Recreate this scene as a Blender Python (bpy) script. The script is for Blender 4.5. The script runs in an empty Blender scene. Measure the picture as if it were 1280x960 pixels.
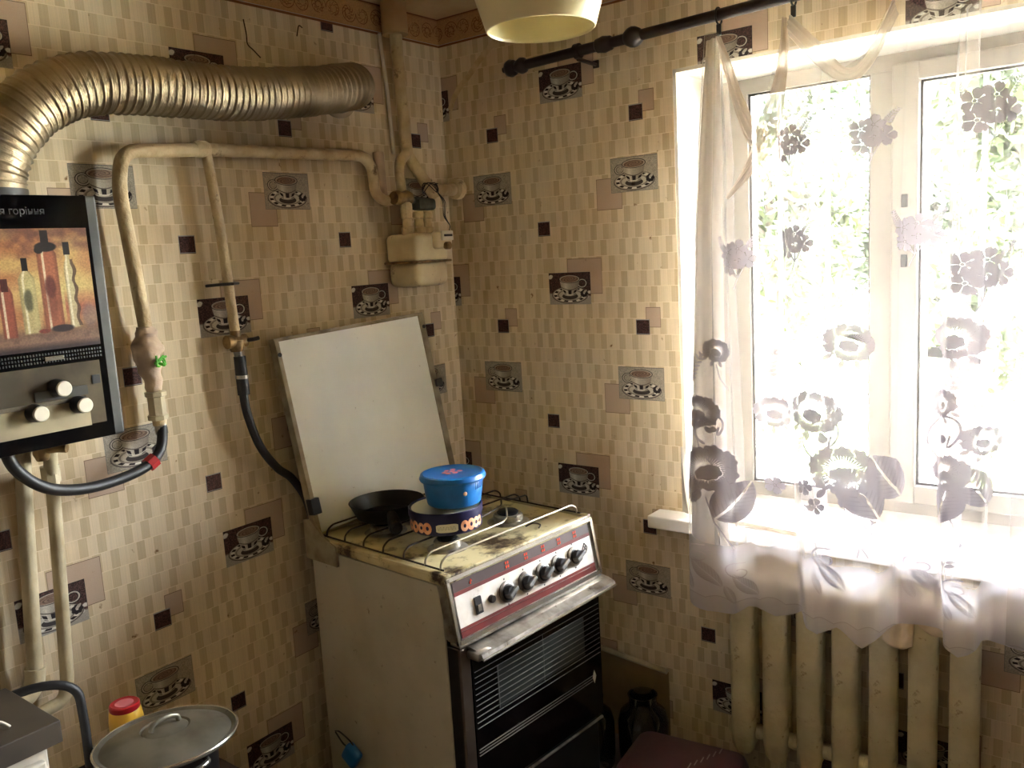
import bpy, bmesh, math, random
import numpy as np
from mathutils import Vector, Matrix
random.seed(3)
S = bpy.context.scene
COL = S.collection
PI = math.pi

# ------------------------------------------------------------------ camera, world, sun, exposure
cam_d = bpy.data.cameras.new('camera'); cam = bpy.data.objects.new('camera', cam_d); COL.objects.link(cam)
cam_d.sensor_width = 36.0; cam_d.lens = 1078.67 / 1280 * 36.0; cam_d.clip_start = 0.02
yaw, pit, rol = math.radians(52.24546), math.radians(-8.63962), math.radians(-3.32405)
f_ = Vector((math.cos(pit) * math.sin(yaw), math.cos(pit) * math.cos(yaw), math.sin(pit)))
r0 = Vector((math.cos(yaw), -math.sin(yaw), 0)); u0 = r0.cross(f_)
r_ = math.cos(rol) * r0 + math.sin(rol) * u0; u_ = -math.sin(rol) * r0 + math.cos(rol) * u0
cam.matrix_world = Matrix(((r_.x, u_.x, -f_.x, -2.2832), (r_.y, u_.y, -f_.y, -1.9967), (r_.z, u_.z, -f_.z, 1.6), (0, 0, 0, 1)))
S.camera = cam

world = bpy.data.worlds.new('sky'); S.world = world; world.use_nodes = True
bg = world.node_tree.nodes['Background']; bg.inputs[0].default_value = (0.90, 0.95, 1.0, 1); # overcast sky: three times as bright overhead as at the horizon
wn = world.node_tree; tcw = wn.nodes.new('ShaderNodeTexCoord'); sxw = wn.nodes.new('ShaderNodeSeparateXYZ'); wn.links.new(tcw.outputs['Generated'], sxw.inputs[0])
mxw = wn.nodes.new('ShaderNodeMath'); mxw.operation = 'MAXIMUM'; wn.links.new(sxw.outputs[2], mxw.inputs[0]); mxw.inputs[1].default_value = 0.0
maw = wn.nodes.new('ShaderNodeMath'); maw.operation = 'MULTIPLY_ADD'; wn.links.new(mxw.outputs[0], maw.inputs[0]); SKY = 16.0; maw.inputs[1].default_value = SKY * 2 / 3; maw.inputs[2].default_value = SKY / 3
wn.links.new(maw.outputs[0], bg.inputs[1])
sun_d = bpy.data.lights.new('sun', 'SUN'); sun = bpy.data.objects.new('sun', sun_d); COL.objects.link(sun)
sun_d.energy = 2.0; sun_d.angle = 0.03; sun_d.color = (1.0, 0.95, 0.86)
sun.rotation_euler = (math.radians(38), 0, math.radians(-62))
por_d = bpy.data.lights.new('window_portal', 'AREA'); por = bpy.data.objects.new('window_portal', por_d); COL.objects.link(por)
por_d.shape = 'RECTANGLE'; por_d.size = 1.3; por_d.size_y = 1.52; por_d.cycles.is_portal = True
por.location = (0.36, -1.63, 1.43); por.rotation_euler = (0, math.radians(90), 0)

vs = S.view_settings; vs.view_transform = 'Standard'; vs.look = 'None'; vs.gamma = 1.0; vs.use_curve_mapping = False
vs.exposure = 4.05
S.cycles.transparent_max_bounces = 24; S.cycles.max_bounces = 10; S.cycles.diffuse_bounces = 6
S.cycles.caustics_reflective = False; S.cycles.caustics_refractive = False

# ------------------------------------------------------------------ helpers
def s2l(c):
    return tuple((v / 255 / 12.92 if v / 255 <= .04045 else ((v / 255 + .055) / 1.055) ** 2.4) for v in c)

def mat(name, rgb, rough=.6, metal=0., var=0., var_rgb=None, scale=8., bump=0., bscale=60., spec=.5, stain=None, stain_amt=.5, stain_scale=6.):
    m = bpy.data.materials.new(name); m.use_nodes = True; nt = m.node_tree; b = nt.nodes['Principled BSDF']
    b.inputs['Roughness'].default_value = rough; b.inputs['Metallic'].default_value = metal
    b.inputs['Specular IOR Level'].default_value = spec
    c = s2l(rgb) + (1,)
    b.inputs['Base Color'].default_value = c
    tc = nt.nodes.new('ShaderNodeTexCoord')
    last = None
    def mixc(a, bcol, fac):
        mx = nt.nodes.new('ShaderNodeMix'); mx.data_type = 'RGBA'
        nt.links.new(fac, mx.inputs[0])
        if hasattr(a, 'is_linked') or not isinstance(a, tuple): nt.links.new(a, mx.inputs[6])
        else: mx.inputs[6].default_value = a
        mx.inputs[7].default_value = bcol
        return mx.outputs[2]
    if var_rgb is not None:
        n = nt.nodes.new('ShaderNodeTexNoise'); n.inputs['Scale'].default_value = scale; n.inputs['Detail'].default_value = 6
        nt.links.new(tc.outputs['Object'], n.inputs['Vector'])
        r = nt.nodes.new('ShaderNodeMapRange'); r.inputs[1].default_value = .42; r.inputs[2].default_value = .72; r.inputs[4].default_value = var or 1.
        nt.links.new(n.outputs[0], r.inputs[0])
        last = mixc(c, s2l(var_rgb) + (1,), r.outputs[0])
    if stain is not None:
        n = nt.nodes.new('ShaderNodeTexNoise'); n.inputs['Scale'].default_value = stain_scale; n.inputs['Detail'].default_value = 9; n.inputs['Roughness'].default_value = .7
        nt.links.new(tc.outputs['Object'], n.inputs['Vector'])
        r = nt.nodes.new('ShaderNodeMapRange'); r.inputs[1].default_value = 1 - stain_amt; r.inputs[2].default_value = 1 - stain_amt + .1
        nt.links.new(n.outputs[0], r.inputs[0])
        last = mixc(last if last is not None else c, s2l(stain) + (1,), r.outputs[0])
    if last is not None: nt.links.new(last, b.inputs['Base Color'])
    if bump:
        n = nt.nodes.new('ShaderNodeTexNoise'); n.inputs['Scale'].default_value = bscale; n.inputs['Detail'].default_value = 4
        nt.links.new(tc.outputs['Object'], n.inputs['Vector'])
        bp = nt.nodes.new('ShaderNodeBump'); bp.inputs['Strength'].default_value = min(1, bump); bp.inputs['Distance'].default_value = .003 * max(1, bump)
        nt.links.new(n.outputs[0], bp.inputs['Height']); nt.links.new(bp.outputs[0], b.inputs['Normal'])
    return m

def tag(o, label=None, cat=None, group=None, kind=None):
    if label: o['label'] = label
    if cat: o['category'] = cat
    if group: o['group'] = group
    if kind: o['kind'] = kind
    return o

def obj(name, bm, m, parent=None, smooth=False, loc=None, uv=None):
    me = bpy.data.meshes.new(name); bmesh.ops.recalc_face_normals(bm, faces=bm.faces)
    bm.to_mesh(me); bm.free()
    if smooth:
        for p in me.polygons: p.use_smooth = True
        if smooth != 'all':
            try: me.set_sharp_from_angle(angle=math.radians(38))
            except Exception: pass
    me.materials.append(m)
    o = bpy.data.objects.new(name, me); COL.objects.link(o)
    if parent is not None: o.parent = parent
    if loc: o.location = loc
    return o

def thing(name, label, cat, loc=(0, 0, 0), rz=0, group=None, kind=None):
    o = bpy.data.objects.new(name, None); COL.objects.link(o); o.location = loc; o.rotation_euler = (0, 0, rz); o.empty_display_size = .05
    return tag(o, label, cat, group, kind)

def box(bm, lo, hi, bev=0.):
    c = [(a + b) / 2 for a, b in zip(lo, hi)]; d = [abs(b - a) for a, b in zip(lo, hi)]
    r = bmesh.ops.create_cube(bm, size=1, matrix=Matrix.Translation(c) @ Matrix.Diagonal((*d, 1)))
    if bev:
        es = list({e for v in r['verts'] for e in v.link_edges})
        bmesh.ops.bevel(bm, geom=es, offset=bev, segments=2, affect='EDGES', profile=.5)
    return bm

def B(lo, hi, bev=0.):
    return box(bmesh.new(), lo, hi, bev)

def catmull(pts, n=8):
    P = [Vector(p) for p in pts]
    if len(P) < 3: return P
    out = []
    Q = [2 * P[0] - P[1]] + P + [2 * P[-1] - P[-2]]
    for i in range(1, len(Q) - 2):
        a, b, c, d = Q[i - 1:i + 3]
        for k in range(n):
            t = k / n
            out.append(.5 * ((2 * b) + (c - a) * t + (2 * a - 5 * b + 4 * c - d) * t * t + (-a + 3 * b - 3 * c + d) * t ** 3))
    out.append(P[-1]); return out

def fillet(pts, rad, n=6):
    P = [Vector(p) for p in pts]; out = [P[0]]
    for i in range(1, len(P) - 1):
        a, b, c = P[i - 1], P[i], P[i + 1]
        d1 = (a - b); d2 = (c - b); r = min(rad, d1.length * .45, d2.length * .45)
        p, q = b + d1.normalized() * r, b + d2.normalized() * r
        for k in range(n + 1):
            t = k / n; out.append((1 - t) ** 2 * p + 2 * t * (1 - t) * b + t * t * q)
    out.append(P[-1]); return out

def tube(bm, pts, r, seg=14, cap=True):
    P = [Vector(p) for p in pts]; n = len(P); rings = []
    rad = r if callable(r) else ((lambda i: r[i]) if isinstance(r, (list, tuple)) else (lambda i: r))
    nrm = None
    for i in range(n):
        t = (P[min(i + 1, n - 1)] - P[max(i - 1, 0)])
        if t.length < 1e-9: t = Vector((0, 0, 1))
        t.normalize()
        if nrm is None:
            nrm = t.orthogonal().normalized()
        nrm = (nrm - t * nrm.dot(t))
        if nrm.length < 1e-6: nrm = t.orthogonal()
        nrm.normalize(); bn = t.cross(nrm)
        rings.append([bm.verts.new(P[i] + (nrm * math.cos(2 * PI * k / seg) + bn * math.sin(2 * PI * k / seg)) * rad(i)) for k in range(seg)])
    for a, b in zip(rings, rings[1:]):
        for k in range(seg): bm.faces.new((a[k], a[(k + 1) % seg], b[(k + 1) % seg], b[k]))
    if cap:
        bm.faces.new(rings[0][::-1]); bm.faces.new(rings[-1])
    return bm

def T(pts, r, seg=14, cap=True): return tube(bmesh.new(), pts, r, seg, cap)

def lathe(bm, prof, seg=40, M=None):
    """prof: list of (r, z)"""
    rings = []
    for (r, z) in prof:
        if r < 1e-6: rings.append([bm.verts.new((0, 0, z))])
        else: rings.append([bm.verts.new((r * math.cos(2 * PI * k / seg), r * math.sin(2 * PI * k / seg), z)) for k in range(seg)])
    for a, b in zip(rings, rings[1:]):
        for k in range(seg):
            q = (k + 1) % seg
            if len(a) == 1 and len(b) == 1: continue
            if len(a) == 1: bm.faces.new((a[0], b[q], b[k]))
            elif len(b) == 1: bm.faces.new((a[k], a[q], b[0]))
            else: bm.faces.new((a[k], a[q], b[q], b[k]))
    if M is not None: bmesh.ops.transform(bm, matrix=M, verts=[v for r in rings for v in r])
    return bm

def L(prof, seg=40, M=None): return lathe(bmesh.new(), prof, seg, M)

def prism(bm, poly, z0, z1, M=None):
    a = [bm.verts.new((x, y, z0)) for x, y in poly]; b = [bm.verts.new((x, y, z1)) for x, y in poly]
    n = len(poly); bm.faces.new(a[::-1]); bm.faces.new(b)
    for k in range(n): bm.faces.new((a[k], a[(k + 1) % n], b[(k + 1) % n], b[k]))
    if M is not None: bmesh.ops.transform(bm, matrix=M, verts=a + b)
    return bm

def text(name, body, size, m, parent, M, extrude=.0004):
    cu = bpy.data.curves.new(name, 'FONT'); cu.body = body; cu.size = size; cu.extrude = extrude; cu.align_x = 'CENTER'
    tmp = bpy.data.objects.new('t', cu); COL.objects.link(tmp)
    me = bpy.data.meshes.new_from_object(tmp.evaluated_get(bpy.context.evaluated_depsgraph_get()))
    bpy.data.objects.remove(tmp)
    me.materials.clear(); me.materials.append(m)
    o = bpy.data.objects.new(name, me); COL.objects.link(o); o.parent = parent; o.matrix_local = M
    return o

RX90 = Matrix.Rotation(PI / 2, 4, 'X')          # z axis -> -y (faces the room from the left wall)

# ------------------------------------------------------------------ drawn prints (numpy rasters made here)
def canvas(w, h, rgb): return np.ones((h, w, 3), np.float32) * (np.array(rgb, np.float32) / 255)
def ell(X, Y, cx, cy, a, b, soft=.02, rot=0.):
    c, s = math.cos(rot), math.sin(rot); x = (X - cx) * c + (Y - cy) * s; y = -(X - cx) * s + (Y - cy) * c
    d = np.sqrt((x / a) ** 2 + (y / b) ** 2)
    return np.clip((1 - d) / soft + .5, 0, 1), d, np.arctan2(y / b, x / a)
def over(I, m, rgb):
    m = m[..., None] if m.ndim == 2 else m
    I[:] = I * (1 - m) + (np.array(rgb, np.float32) / 255) * m
def to_image(name, I, alpha=None, noncolor=False):
    h, w = I.shape[:2]; im = bpy.data.images.new(name, w, h, alpha=alpha is not None)
    if noncolor: im.colorspace_settings.name = 'Non-Color'
    px = np.ones((h, w, 4), np.float32); px[..., :3] = np.clip(I, 0, 1)
    if alpha is not None: px[..., 3] = np.clip(alpha, 0, 1)
    im.pixels.foreach_set(px[::-1].ravel()); im.update(); im.pack(); return im
rng = np.random.default_rng(5)
def fnoise(h, w, cell):
    gh, gw = max(2, int(h / cell) + 2), max(2, int(w / cell) + 2); g = rng.random((gh, gw)).astype(np.float32)
    y = np.linspace(0, gh - 1.001, h); x = np.linspace(0, gw - 1.001, w); yi, xi = y.astype(int), x.astype(int)
    fy, fx = (y - yi)[:, None], (x - xi)[None]; fy = fy * fy * (3 - 2 * fy); fx = fx * fx * (3 - 2 * fx)
    return (g[yi][:, xi] * (1 - fx) + g[yi][:, xi + 1] * fx) * (1 - fy) + (g[yi + 1][:, xi] * (1 - fx) + g[yi + 1][:, xi + 1] * fx) * fy

WP_W, WP_V = .53, .6221
def draw_cup(I, x0, y0, w, h, dark):
    """cup picture into tile I, px box; y down"""
    sub = I[y0:y0 + h, x0:x0 + w]; hh, ww = sub.shape[:2]
    Y, X = np.mgrid[0:hh, 0:ww].astype(np.float32); X /= ww; Y = Y / hh
    n = fnoise(hh, ww, 3)
    if dark:
        sub[:] = np.array((68, 48, 44), np.float32) / 255 * (.55 + .9 * n[..., None])
        over(sub, np.clip((Y - .66 - .1 * (X - .5)) * 18, 0, 1), (158, 152, 142))
        for bx, by in ((.05, .1), (.9, .75), (.97, .62), (.8, .58), (.03, .14)): over(sub, ell(X, Y, bx, by, .05, .05, .4)[0], (205, 200, 190))
    else:
        sub[:] = np.array((158, 150, 136), np.float32) / 255 * (.93 + .14 * n[..., None])
    def seg(cx, cy, a, b, k, lo, hi, c1, c2, yb=True, ph=0.):
        m, d, an = ell(X, Y, cx, cy, a, b)
        ring = m * (d > lo) * (d < hi); ck = ((np.floor((an + ph) / (2 * PI) * k)) % 2 == 0)
        over(sub, ring * ck, c1); over(sub, ring * (~ck), c2)
    dc, lc = (38, 32, 34), (214, 208, 196)
    over(sub, ell(X, Y, .5, .70, .44, .27, .03)[0], (92, 84, 80)); over(sub, ell(X, Y, .5, .69, .42, .25, .03)[0], (176, 168, 154))
    seg(.5, .69, .42, .25, 22, .76, .93, dc, lc); over(sub, ell(X, Y, .5, .70, .30, .17, .08)[0], (120, 112, 104)); over(sub, ell(X, Y, .5, .70, .27, .15, .08)[0], (186, 178, 164))
    # dark blossom and spoon on the right
    for k in range(7): over(sub, ell(X, Y, .84 + .055 * math.cos(k * .9), .66 + .07 * math.sin(k * .9), .035, .05, .3)[0], dc)
    over(sub, ell(X, Y, .86, .60, .03, .07, .2, .6)[0], (170, 160, 150))
    # handle
    hx = .80 if dark else .20
    m, d, _ = ell(X, Y, hx, .34, .12, .15, .05); over(sub, m * (d > .62), dc); over(sub, m * (d > .70) * (d < .9), (176, 168, 156))
    # body
    half = .245 - .11 * np.clip((Y - .22) / .52, 0, 1) ** 1.5
    bm_ = np.clip((half - abs(X - .5)) * 60, 0, 1) * np.clip((Y - .2) * 60, 0, 1) * np.clip((.745 - .25 * (X - .5) ** 2 * 8 - Y) * 60, 0, 1)
    over(sub, ell(X, Y, .5, .74, .19, .10, .05)[0], (60, 54, 52)); over(sub, bm_, (172, 164, 150))
    sh = bm_ * np.clip((X - .5) / .25 + .15, 0, 1) * .45; over(sub, sh, (84, 76, 70)); over(sub, bm_ * np.clip(1 - abs(X - .40) * 14, 0, 1) * .5, (226, 220, 208))
    t_ = (X - .5) / np.maximum(half, .05); yy = Y + .10 * t_ ** 2
    over(sub, bm_ * (np.abs(t_) < .22) * (yy > .56) * (yy < .68), dc); over(sub, bm_ * (np.abs(np.abs(t_) - .70) < .16) * (yy > .60) * (yy < .73), dc)
    over(sub, bm_ * (abs(yy - .545) < .014), (96, 86, 80)); over(sub, bm_ * (abs(yy - .70) < .016) * .8, lc)
    over(sub, ell(X, Y, .5, .2, .255, .135, .03)[0], (52, 44, 42)); over(sub, ell(X, Y, .5, .2, .24, .12, .05)[0], (170, 158, 144))
    m, d, an = ell(X, Y, .5, .205, .215, .098, .06); over(sub, m, (134, 110, 94)); over(sub, m * (np.abs(np.sin(d * 9 + an * 2)) > .86) * .6, (72, 56, 50))
    sub *= (.92 + .16 * n[..., None])
    if dark: sub[:int(.66 * hh), -2:] = .2; sub[:2, :] = .2
    else: sub[:3] = .36; sub[-2:] = .40; sub[:, :2] = .42; sub[:, -2:] = .42

def wallpaper_image():
    PX = 2000.; w, h = int(WP_W * PX), int(WP_V * PX)
    I = canvas(w, h, (216, 198, 164)); nrow, ncol = 13, 24
    rowh, colw = h / nrow, w / ncol
    pat = [1, 0, 1, 0, 0]
    for r in range(nrow):
        y0, y1 = int(r * rowh), int((r + 1) * rowh); off = (0, 11, 4, 15, 9, 2, 13, 6, 18, 10, 3, 14, 7)[r]; k = 0; sh = (.0, .5, .2, .7, .35, .85, .1, .6, .25, .8, .4, .9, .15)[r]
        seq = [pat[(i + off) % 5] for i in range(ncol)]
        for c in range(ncol):
            x0 = int((c + sh) * colw) % w; x1 = x0 + int(colw) + 1; xs = np.arange(x0, x1) % w
            g = rng.random()
            base = np.array((192 + 9 * g, 174 + 9 * g, 142 + 9 * g) if seq[c] else (210 + 10 * g, 194 + 10 * g, 164 + 12 * g)) / 255
            nn = (.965 + .07 * rng.random((1, len(xs)))) * (.975 + .05 * rng.random((y1 - y0, len(xs))))
            I[y0:y1][:, xs] = base * nn[..., None]
            I[y0:y1, x0 % w] = np.array((226, 210, 180)) / 255
            I[y0:y1, (x0 + int(colw) // 2) % w] *= .96
        I[y0:y0 + 3] = np.array((230, 215, 186)) / 255
    def rect(u, v, ww, hh): return int(round(u * PX)) , int(round(v * PX)), int(round(ww * PX)), int(round(hh * PX))
    def wrap_paint(u, v, ww, hh, fn):
        x, y, a, b = rect(u, v, ww, hh); big = np.zeros((b, a, 3), np.float32)
        xs = (np.arange(x, x + a)) % w; ys = (np.arange(y, y + b)) % h
        big[:] = I[np.ix_(ys, xs)]; fn(big); I[np.ix_(ys, xs)] = big
    def plain(rgb, edge=True):
        def f(b):
            b[:] = np.array(rgb, np.float32) / 255 * (.97 + .06 * rng.random(b.shape[:2])[..., None])
            if edge: b[:3] = b[-3:] = np.array((120, 100, 84)) / 255; b[:, -3:] = b[:, :3] = np.array((132, 110, 92)) / 255
        return f
    def darksq(b):
        n = fnoise(b.shape[0], b.shape[1], 4); b[:] = np.array((70, 46, 42), np.float32) / 255 * (.6 + .8 * n[..., None]); b[:5] = .62; b[-6:-3] = .60; b[:, :3] = .55; b[:, -3:] = .5
    lil = (186, 164, 144)
    gu, gv = .2431, .2924
    wrap_paint(.073, -.042, .125, .11, plain(lil)); wrap_paint(gu - .052, gv + .055, .088, .092, plain(lil))
    wrap_paint(gu + .0673 + .034, gv - .1454 - .036, .049, .060, plain(lil))
    wrap_paint(0, 0, .1554, .10, lambda b: draw_cup(b, 0, 0, b.shape[1], b.shape[0], True))
    wrap_paint(gu, gv, .1554, .10, lambda b: draw_cup(b, 0, 0, b.shape[1], b.shape[0], False))
    wrap_paint(-.0325, -.1634, .046, .0459, darksq); wrap_paint(gu + .0673, gv - .1454, .046, .0459, darksq)
    return to_image('wallpaper_print', I)

def img_mat(name, im, rough=.8, ext='REPEAT', bump=0., warm=None, spec=.3, metal=0.):
    m = bpy.data.materials.new(name); m.use_nodes = True; nt = m.node_tree; b = nt.nodes['Principled BSDF']
    b.inputs['Roughness'].default_value = rough; b.inputs['Specular IOR Level'].default_value = spec; b.inputs['Metallic'].default_value = metal
    uv = nt.nodes.new('ShaderNodeUVMap'); t = nt.nodes.new('ShaderNodeTexImage'); t.image = im; t.extension = ext
    nt.links.new(uv.outputs[0], t.inputs[0]); out = t.outputs[0]
    if warm:
        tc = nt.nodes.new('ShaderNodeTexCoord')
        for sc, lo, hi, col in warm:
            n = nt.nodes.new('ShaderNodeTexNoise'); n.inputs['Scale'].default_value = sc; n.inputs['Detail'].default_value = 7; nt.links.new(tc.outputs['Object'], n.inputs['Vector'])
            r = nt.nodes.new('ShaderNodeMapRange'); r.inputs[1].default_value = lo; r.inputs[2].default_value = hi; nt.links.new(n.outputs[0], r.inputs[0])
            mx = nt.nodes.new('ShaderNodeMix'); mx.data_type = 'RGBA'; mx.blend_type = 'MULTIPLY'; nt.links.new(r.outputs[0], mx.inputs[0]); nt.links.new(out, mx.inputs[6]); mx.inputs[7].default_value = s2l(col) + (1,)
            out = mx.outputs[2]
    nt.links.new(out, b.inputs['Base Color'])
    if bump:
        bp = nt.nodes.new('ShaderNodeBump'); bp.inputs['Strength'].default_value = bump; bp.inputs['Distance'].default_value = .002
        n = nt.nodes.new('ShaderNodeTexNoise'); n.inputs['Scale'].default_value = 9; n.inputs['Detail'].default_value = 8
        tc = nt.nodes.new('ShaderNodeTexCoord'); nt.links.new(tc.outputs['Object'], n.inputs['Vector'])
        nt.links.new(n.outputs[0], bp.inputs['Height']); nt.links.new(bp.outputs[0], b.inputs['Normal'])
    return m

WP = img_mat('wallpaper', wallpaper_image(), .85, warm=[(2.2, .50, .85, (214, 190, 156)), (38., .68, .76, (150, 120, 90))], bump=.25)

def border_image():
    w, h = 1024, 200; I = canvas(w, h, (176, 136, 92)); Y, X = np.mgrid[0:h, 0:w].astype(np.float32)
    I *= (.93 + .14 * fnoise(h, w, 6)[..., None])
    ink = np.zeros((h, w), np.float32)
    def arc(cx, cy, r, a0, a1, th, turns=0.):
        n = 160
        for k in range(n):
            t = k / n; a = a0 + (a1 - a0) * t; rr = r * (1 - turns * t); x, y = cx + rr * math.cos(a), cy + rr * math.sin(a)
            xi, yi = int(x), int(y); s = int(th) + 2
            if yi - s < 0 or yi + s >= h: continue
            for dx in range(-s, s + 1):
                ink[yi - s:yi + s + 1, (xi + dx) % w] = np.maximum(ink[yi - s:yi + s + 1, (xi + dx) % w], np.clip(th - np.hypot(dx, np.arange(-s, s + 1)), 0, 1))
    for j in range(4):
        cx = 128 + j * 256; up = 1 if j % 2 else -1; cy = 100
        arc(cx, cy, 66, 0, up * 4.6, 3, .35); arc(cx, cy, 40, 1, 1 + up * 6.5, 3, .8); arc(cx + 128, cy, 62, PI, PI - up * 4.6, 3, .4)
        for q in range(9):
            a = q * .7; arc(cx + 34 * math.cos(a), cy + 30 * math.sin(a), 15, a, a + 5.2, 2.2, .7)
            arc(cx + 128 + 34 * math.cos(a), cy + 30 * math.sin(a), 13, a, a - 5.0, 2., .6)
    over(I, ink * .85, (112, 66, 34))
    I[:9] = np.array((112, 70, 40)) / 255; I[-14:] = np.array((120, 78, 46)) / 255; I[-18:-15] = .72; I[12:15] = np.array((140, 96, 60)) / 255
    return to_image('border_print', I)
BORDER = img_mat('border_paper', border_image(), .8)

def picture_image():
    w, h = 560, 560; I = canvas(w, h, (196, 120, 66)); Y, X = np.mgrid[0:h, 0:w].astype(np.float32); X /= w; Y /= h
    n1, n2 = fnoise(h, w, 90), fnoise(h, w, 26)
    over(I, np.clip(n1 * 1.8 - .5, 0, 1), (222, 176, 96)); over(I, np.clip((.22 - Y) * 4 + n2 - .5, 0, 1) * .8, (120, 66, 60))
    over(I, np.clip(1 - abs(Y - .52) * 4 - abs(X - .75) * 1.4, 0, 1), (232, 208, 120)); over(I, np.clip(1 - abs(Y - .66) * 6, 0, 1) * (X > .78) * .8, (190, 84, 60))
    over(I, np.clip((Y - .78) * 9, 0, 1) * .95, (96, 66, 58)); over(I, np.clip((Y - .82) * 12 * (.4 + n2), 0, 1), (150, 110, 84)); over(I, np.clip((Y - .93) * 20, 0, 1), (62, 44, 44))
    def bottle(cx, top, nw, bw, sh, bot, body, cap, label=None):
        half = np.where(Y < top + sh, nw, nw + (bw - nw) * np.clip((Y - top - sh) / .07, 0, 1) ** .6)
        m = np.clip((half - abs(X - cx)) * 110, 0, 1) * (Y > top) * np.clip((bot - Y) * 60, 0, 1); over(I, m * .88, body)
        over(I, m * np.clip(abs(X - cx) / np.maximum(half, .01) - .55, 0, 1) * 1.4, tuple(c * .55 for c in body)); over(I, m * (np.abs(X - cx + half * .4) < .008) * .8, (250, 240, 200))
        mc = (abs(X - cx) < nw * 1.15) * (Y > top - .005) * (Y < top + .10); over(I, mc.astype(np.float32), cap)
        if label: over(I, ell(X, Y, cx, label[0], bw * .55, .09, .4)[0] * .85, label[1])
    bottle(.53, .24, .018, .060, .10, .86, (206, 192, 126), (40, 30, 28), (.58, (96, 92, 60)))
    bottle(.38, .40, .02, .05, .05, .88, (170, 70, 50), (90, 30, 24)); bottle(.20, .30, .02, .06, .06, .86, (190, 130, 80), (50, 30, 24))
    over(I, ell(X, Y, .585, .60, .035, .22, .4)[0] * .5, (226, 206, 130))
    bottle(.69, .02, .024, .072, .12, .84, (190, 96, 62), (38, 28, 26), (.48, (112, 44, 36)))
    over(I, ell(X, Y, .69, .150, .075, .04, .2)[0], (40, 30, 28)); over(I, ell(X, Y, .64, .175, .03, .03, .2)[0], (40, 30, 28)); over(I, ell(X, Y, .69, .60, .04, .16, .8)[0] * .5, (120, 50, 42))
    bottle(.835, .12, .020, .038, .14, .84, (212, 198, 146), (44, 34, 32)); over(I, (np.abs(X - .868 - .008 * np.sin(Y * 40)) < .009 + .006 * n2) * (Y > .26) * (Y < .82) * .8, (96, 64, 46))
    over(I, ell(X, Y, .74, .83, .08, .03, .3)[0], (60, 44, 46)); over(I, ell(X, Y, .61, .84, .04, .018, .3)[0], (150, 54, 40)); over(I, ell(X, Y, .95, .74, .06, .10, .5)[0] * .7, (140, 110, 106))
    g_ = I.mean(2, keepdims=True); I[:] = (g_ + (I - g_) * .8) * .80
    I *= (.9 + .2 * fnoise(h, w, 5)[..., None]); return to_image('picture_print', I)
PICT = img_mat('picture_print', picture_image(), .3, 'EXTEND', spec=.5)

# ---- lace: coverage map over the cloth, u = cloth metres / LU, v from z
LU, LZ0, LZ1 = 1.40, .56, 2.20
MOT = [('c', 0.695, 1.823, 0.145), ('c', 0.301, 1.804, 0.122), ('c', 0.466, 1.801, 0.119), ('c', 0.312, 1.57, 0.111), ('c', 0.15, 1.536, 0.124), ('c', 0.69, 1.48, 0.145), ('c', 0.558, 1.575, 0.117), ('p', 0.42, 1.342, 0.056), ('p', 0.65, 1.355, 0.06), ('p', 0.345, 1.169, 0.065), ('p', 0.034, 1.149, 0.056), ('p', 0.22, 1.151, 0.05), ('p', 0.057, 0.993, 0.078), ('p', 0.407, 1.027, 0.078), ('p', 0.629, 1.206, 0.043), ('p', 0.647, 1.046, 0.052), ('p', 0.711, 1.128, 0.043), ('p', 0.082, 1.316, 0.038), ('l', 0.116, 0.911, 0.086), ('l', 0.443, 0.979, 0.092), ('l', 0.502, 1.02, 0.081), ('l', 0.647, 0.979, 0.068), ('l', 0.696, 1.023, 0.068), ('s', 0.343, 1.25, 0.061), ('s', 0.021, 1.259, 0.064), ('s', 0.216, 1.266, 0.062), ('s', 0.305, 1.083, 0.066), ('s', 0.66, 1.263, 0.066), ('s', 0.199, 1.053, 0.063), ('s', 0.336, 0.876, 0.063), ('s', 0.454, 0.861, 0.062), ('s', 0.661, 0.844, 0.057), ('r', 0.38, 1.11, 0.049), ('r', 0.654, 1.132, 0.055), ('r', 0.079, 1.108, 0.038), ('v', 0.038, 0.713, 0.076), ('v', 0.366, 0.763, 0.072), ('v', 0.122, 0.684, 0.067), ('v', 0.575, 0.769, 0.062), ('v', 0.671, 0.748, 0.058), ('f', 0.318, 0.976, 0.023), ('f', 0.348, 0.931, 0.023), ('f', 0.025, 0.921, 0.024), ('f', 0.636, 1.016, 0.02), ('f', 0.212, 0.957, 0.025),
       ('c', .86, 1.75, .13), ('p', .85, 1.30, .06), ('p', .88, 1.03, .07), ('s', .83, 1.15, .06), ('l', .93, .98, .08), ('v', .85, .74, .07)]
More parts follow.
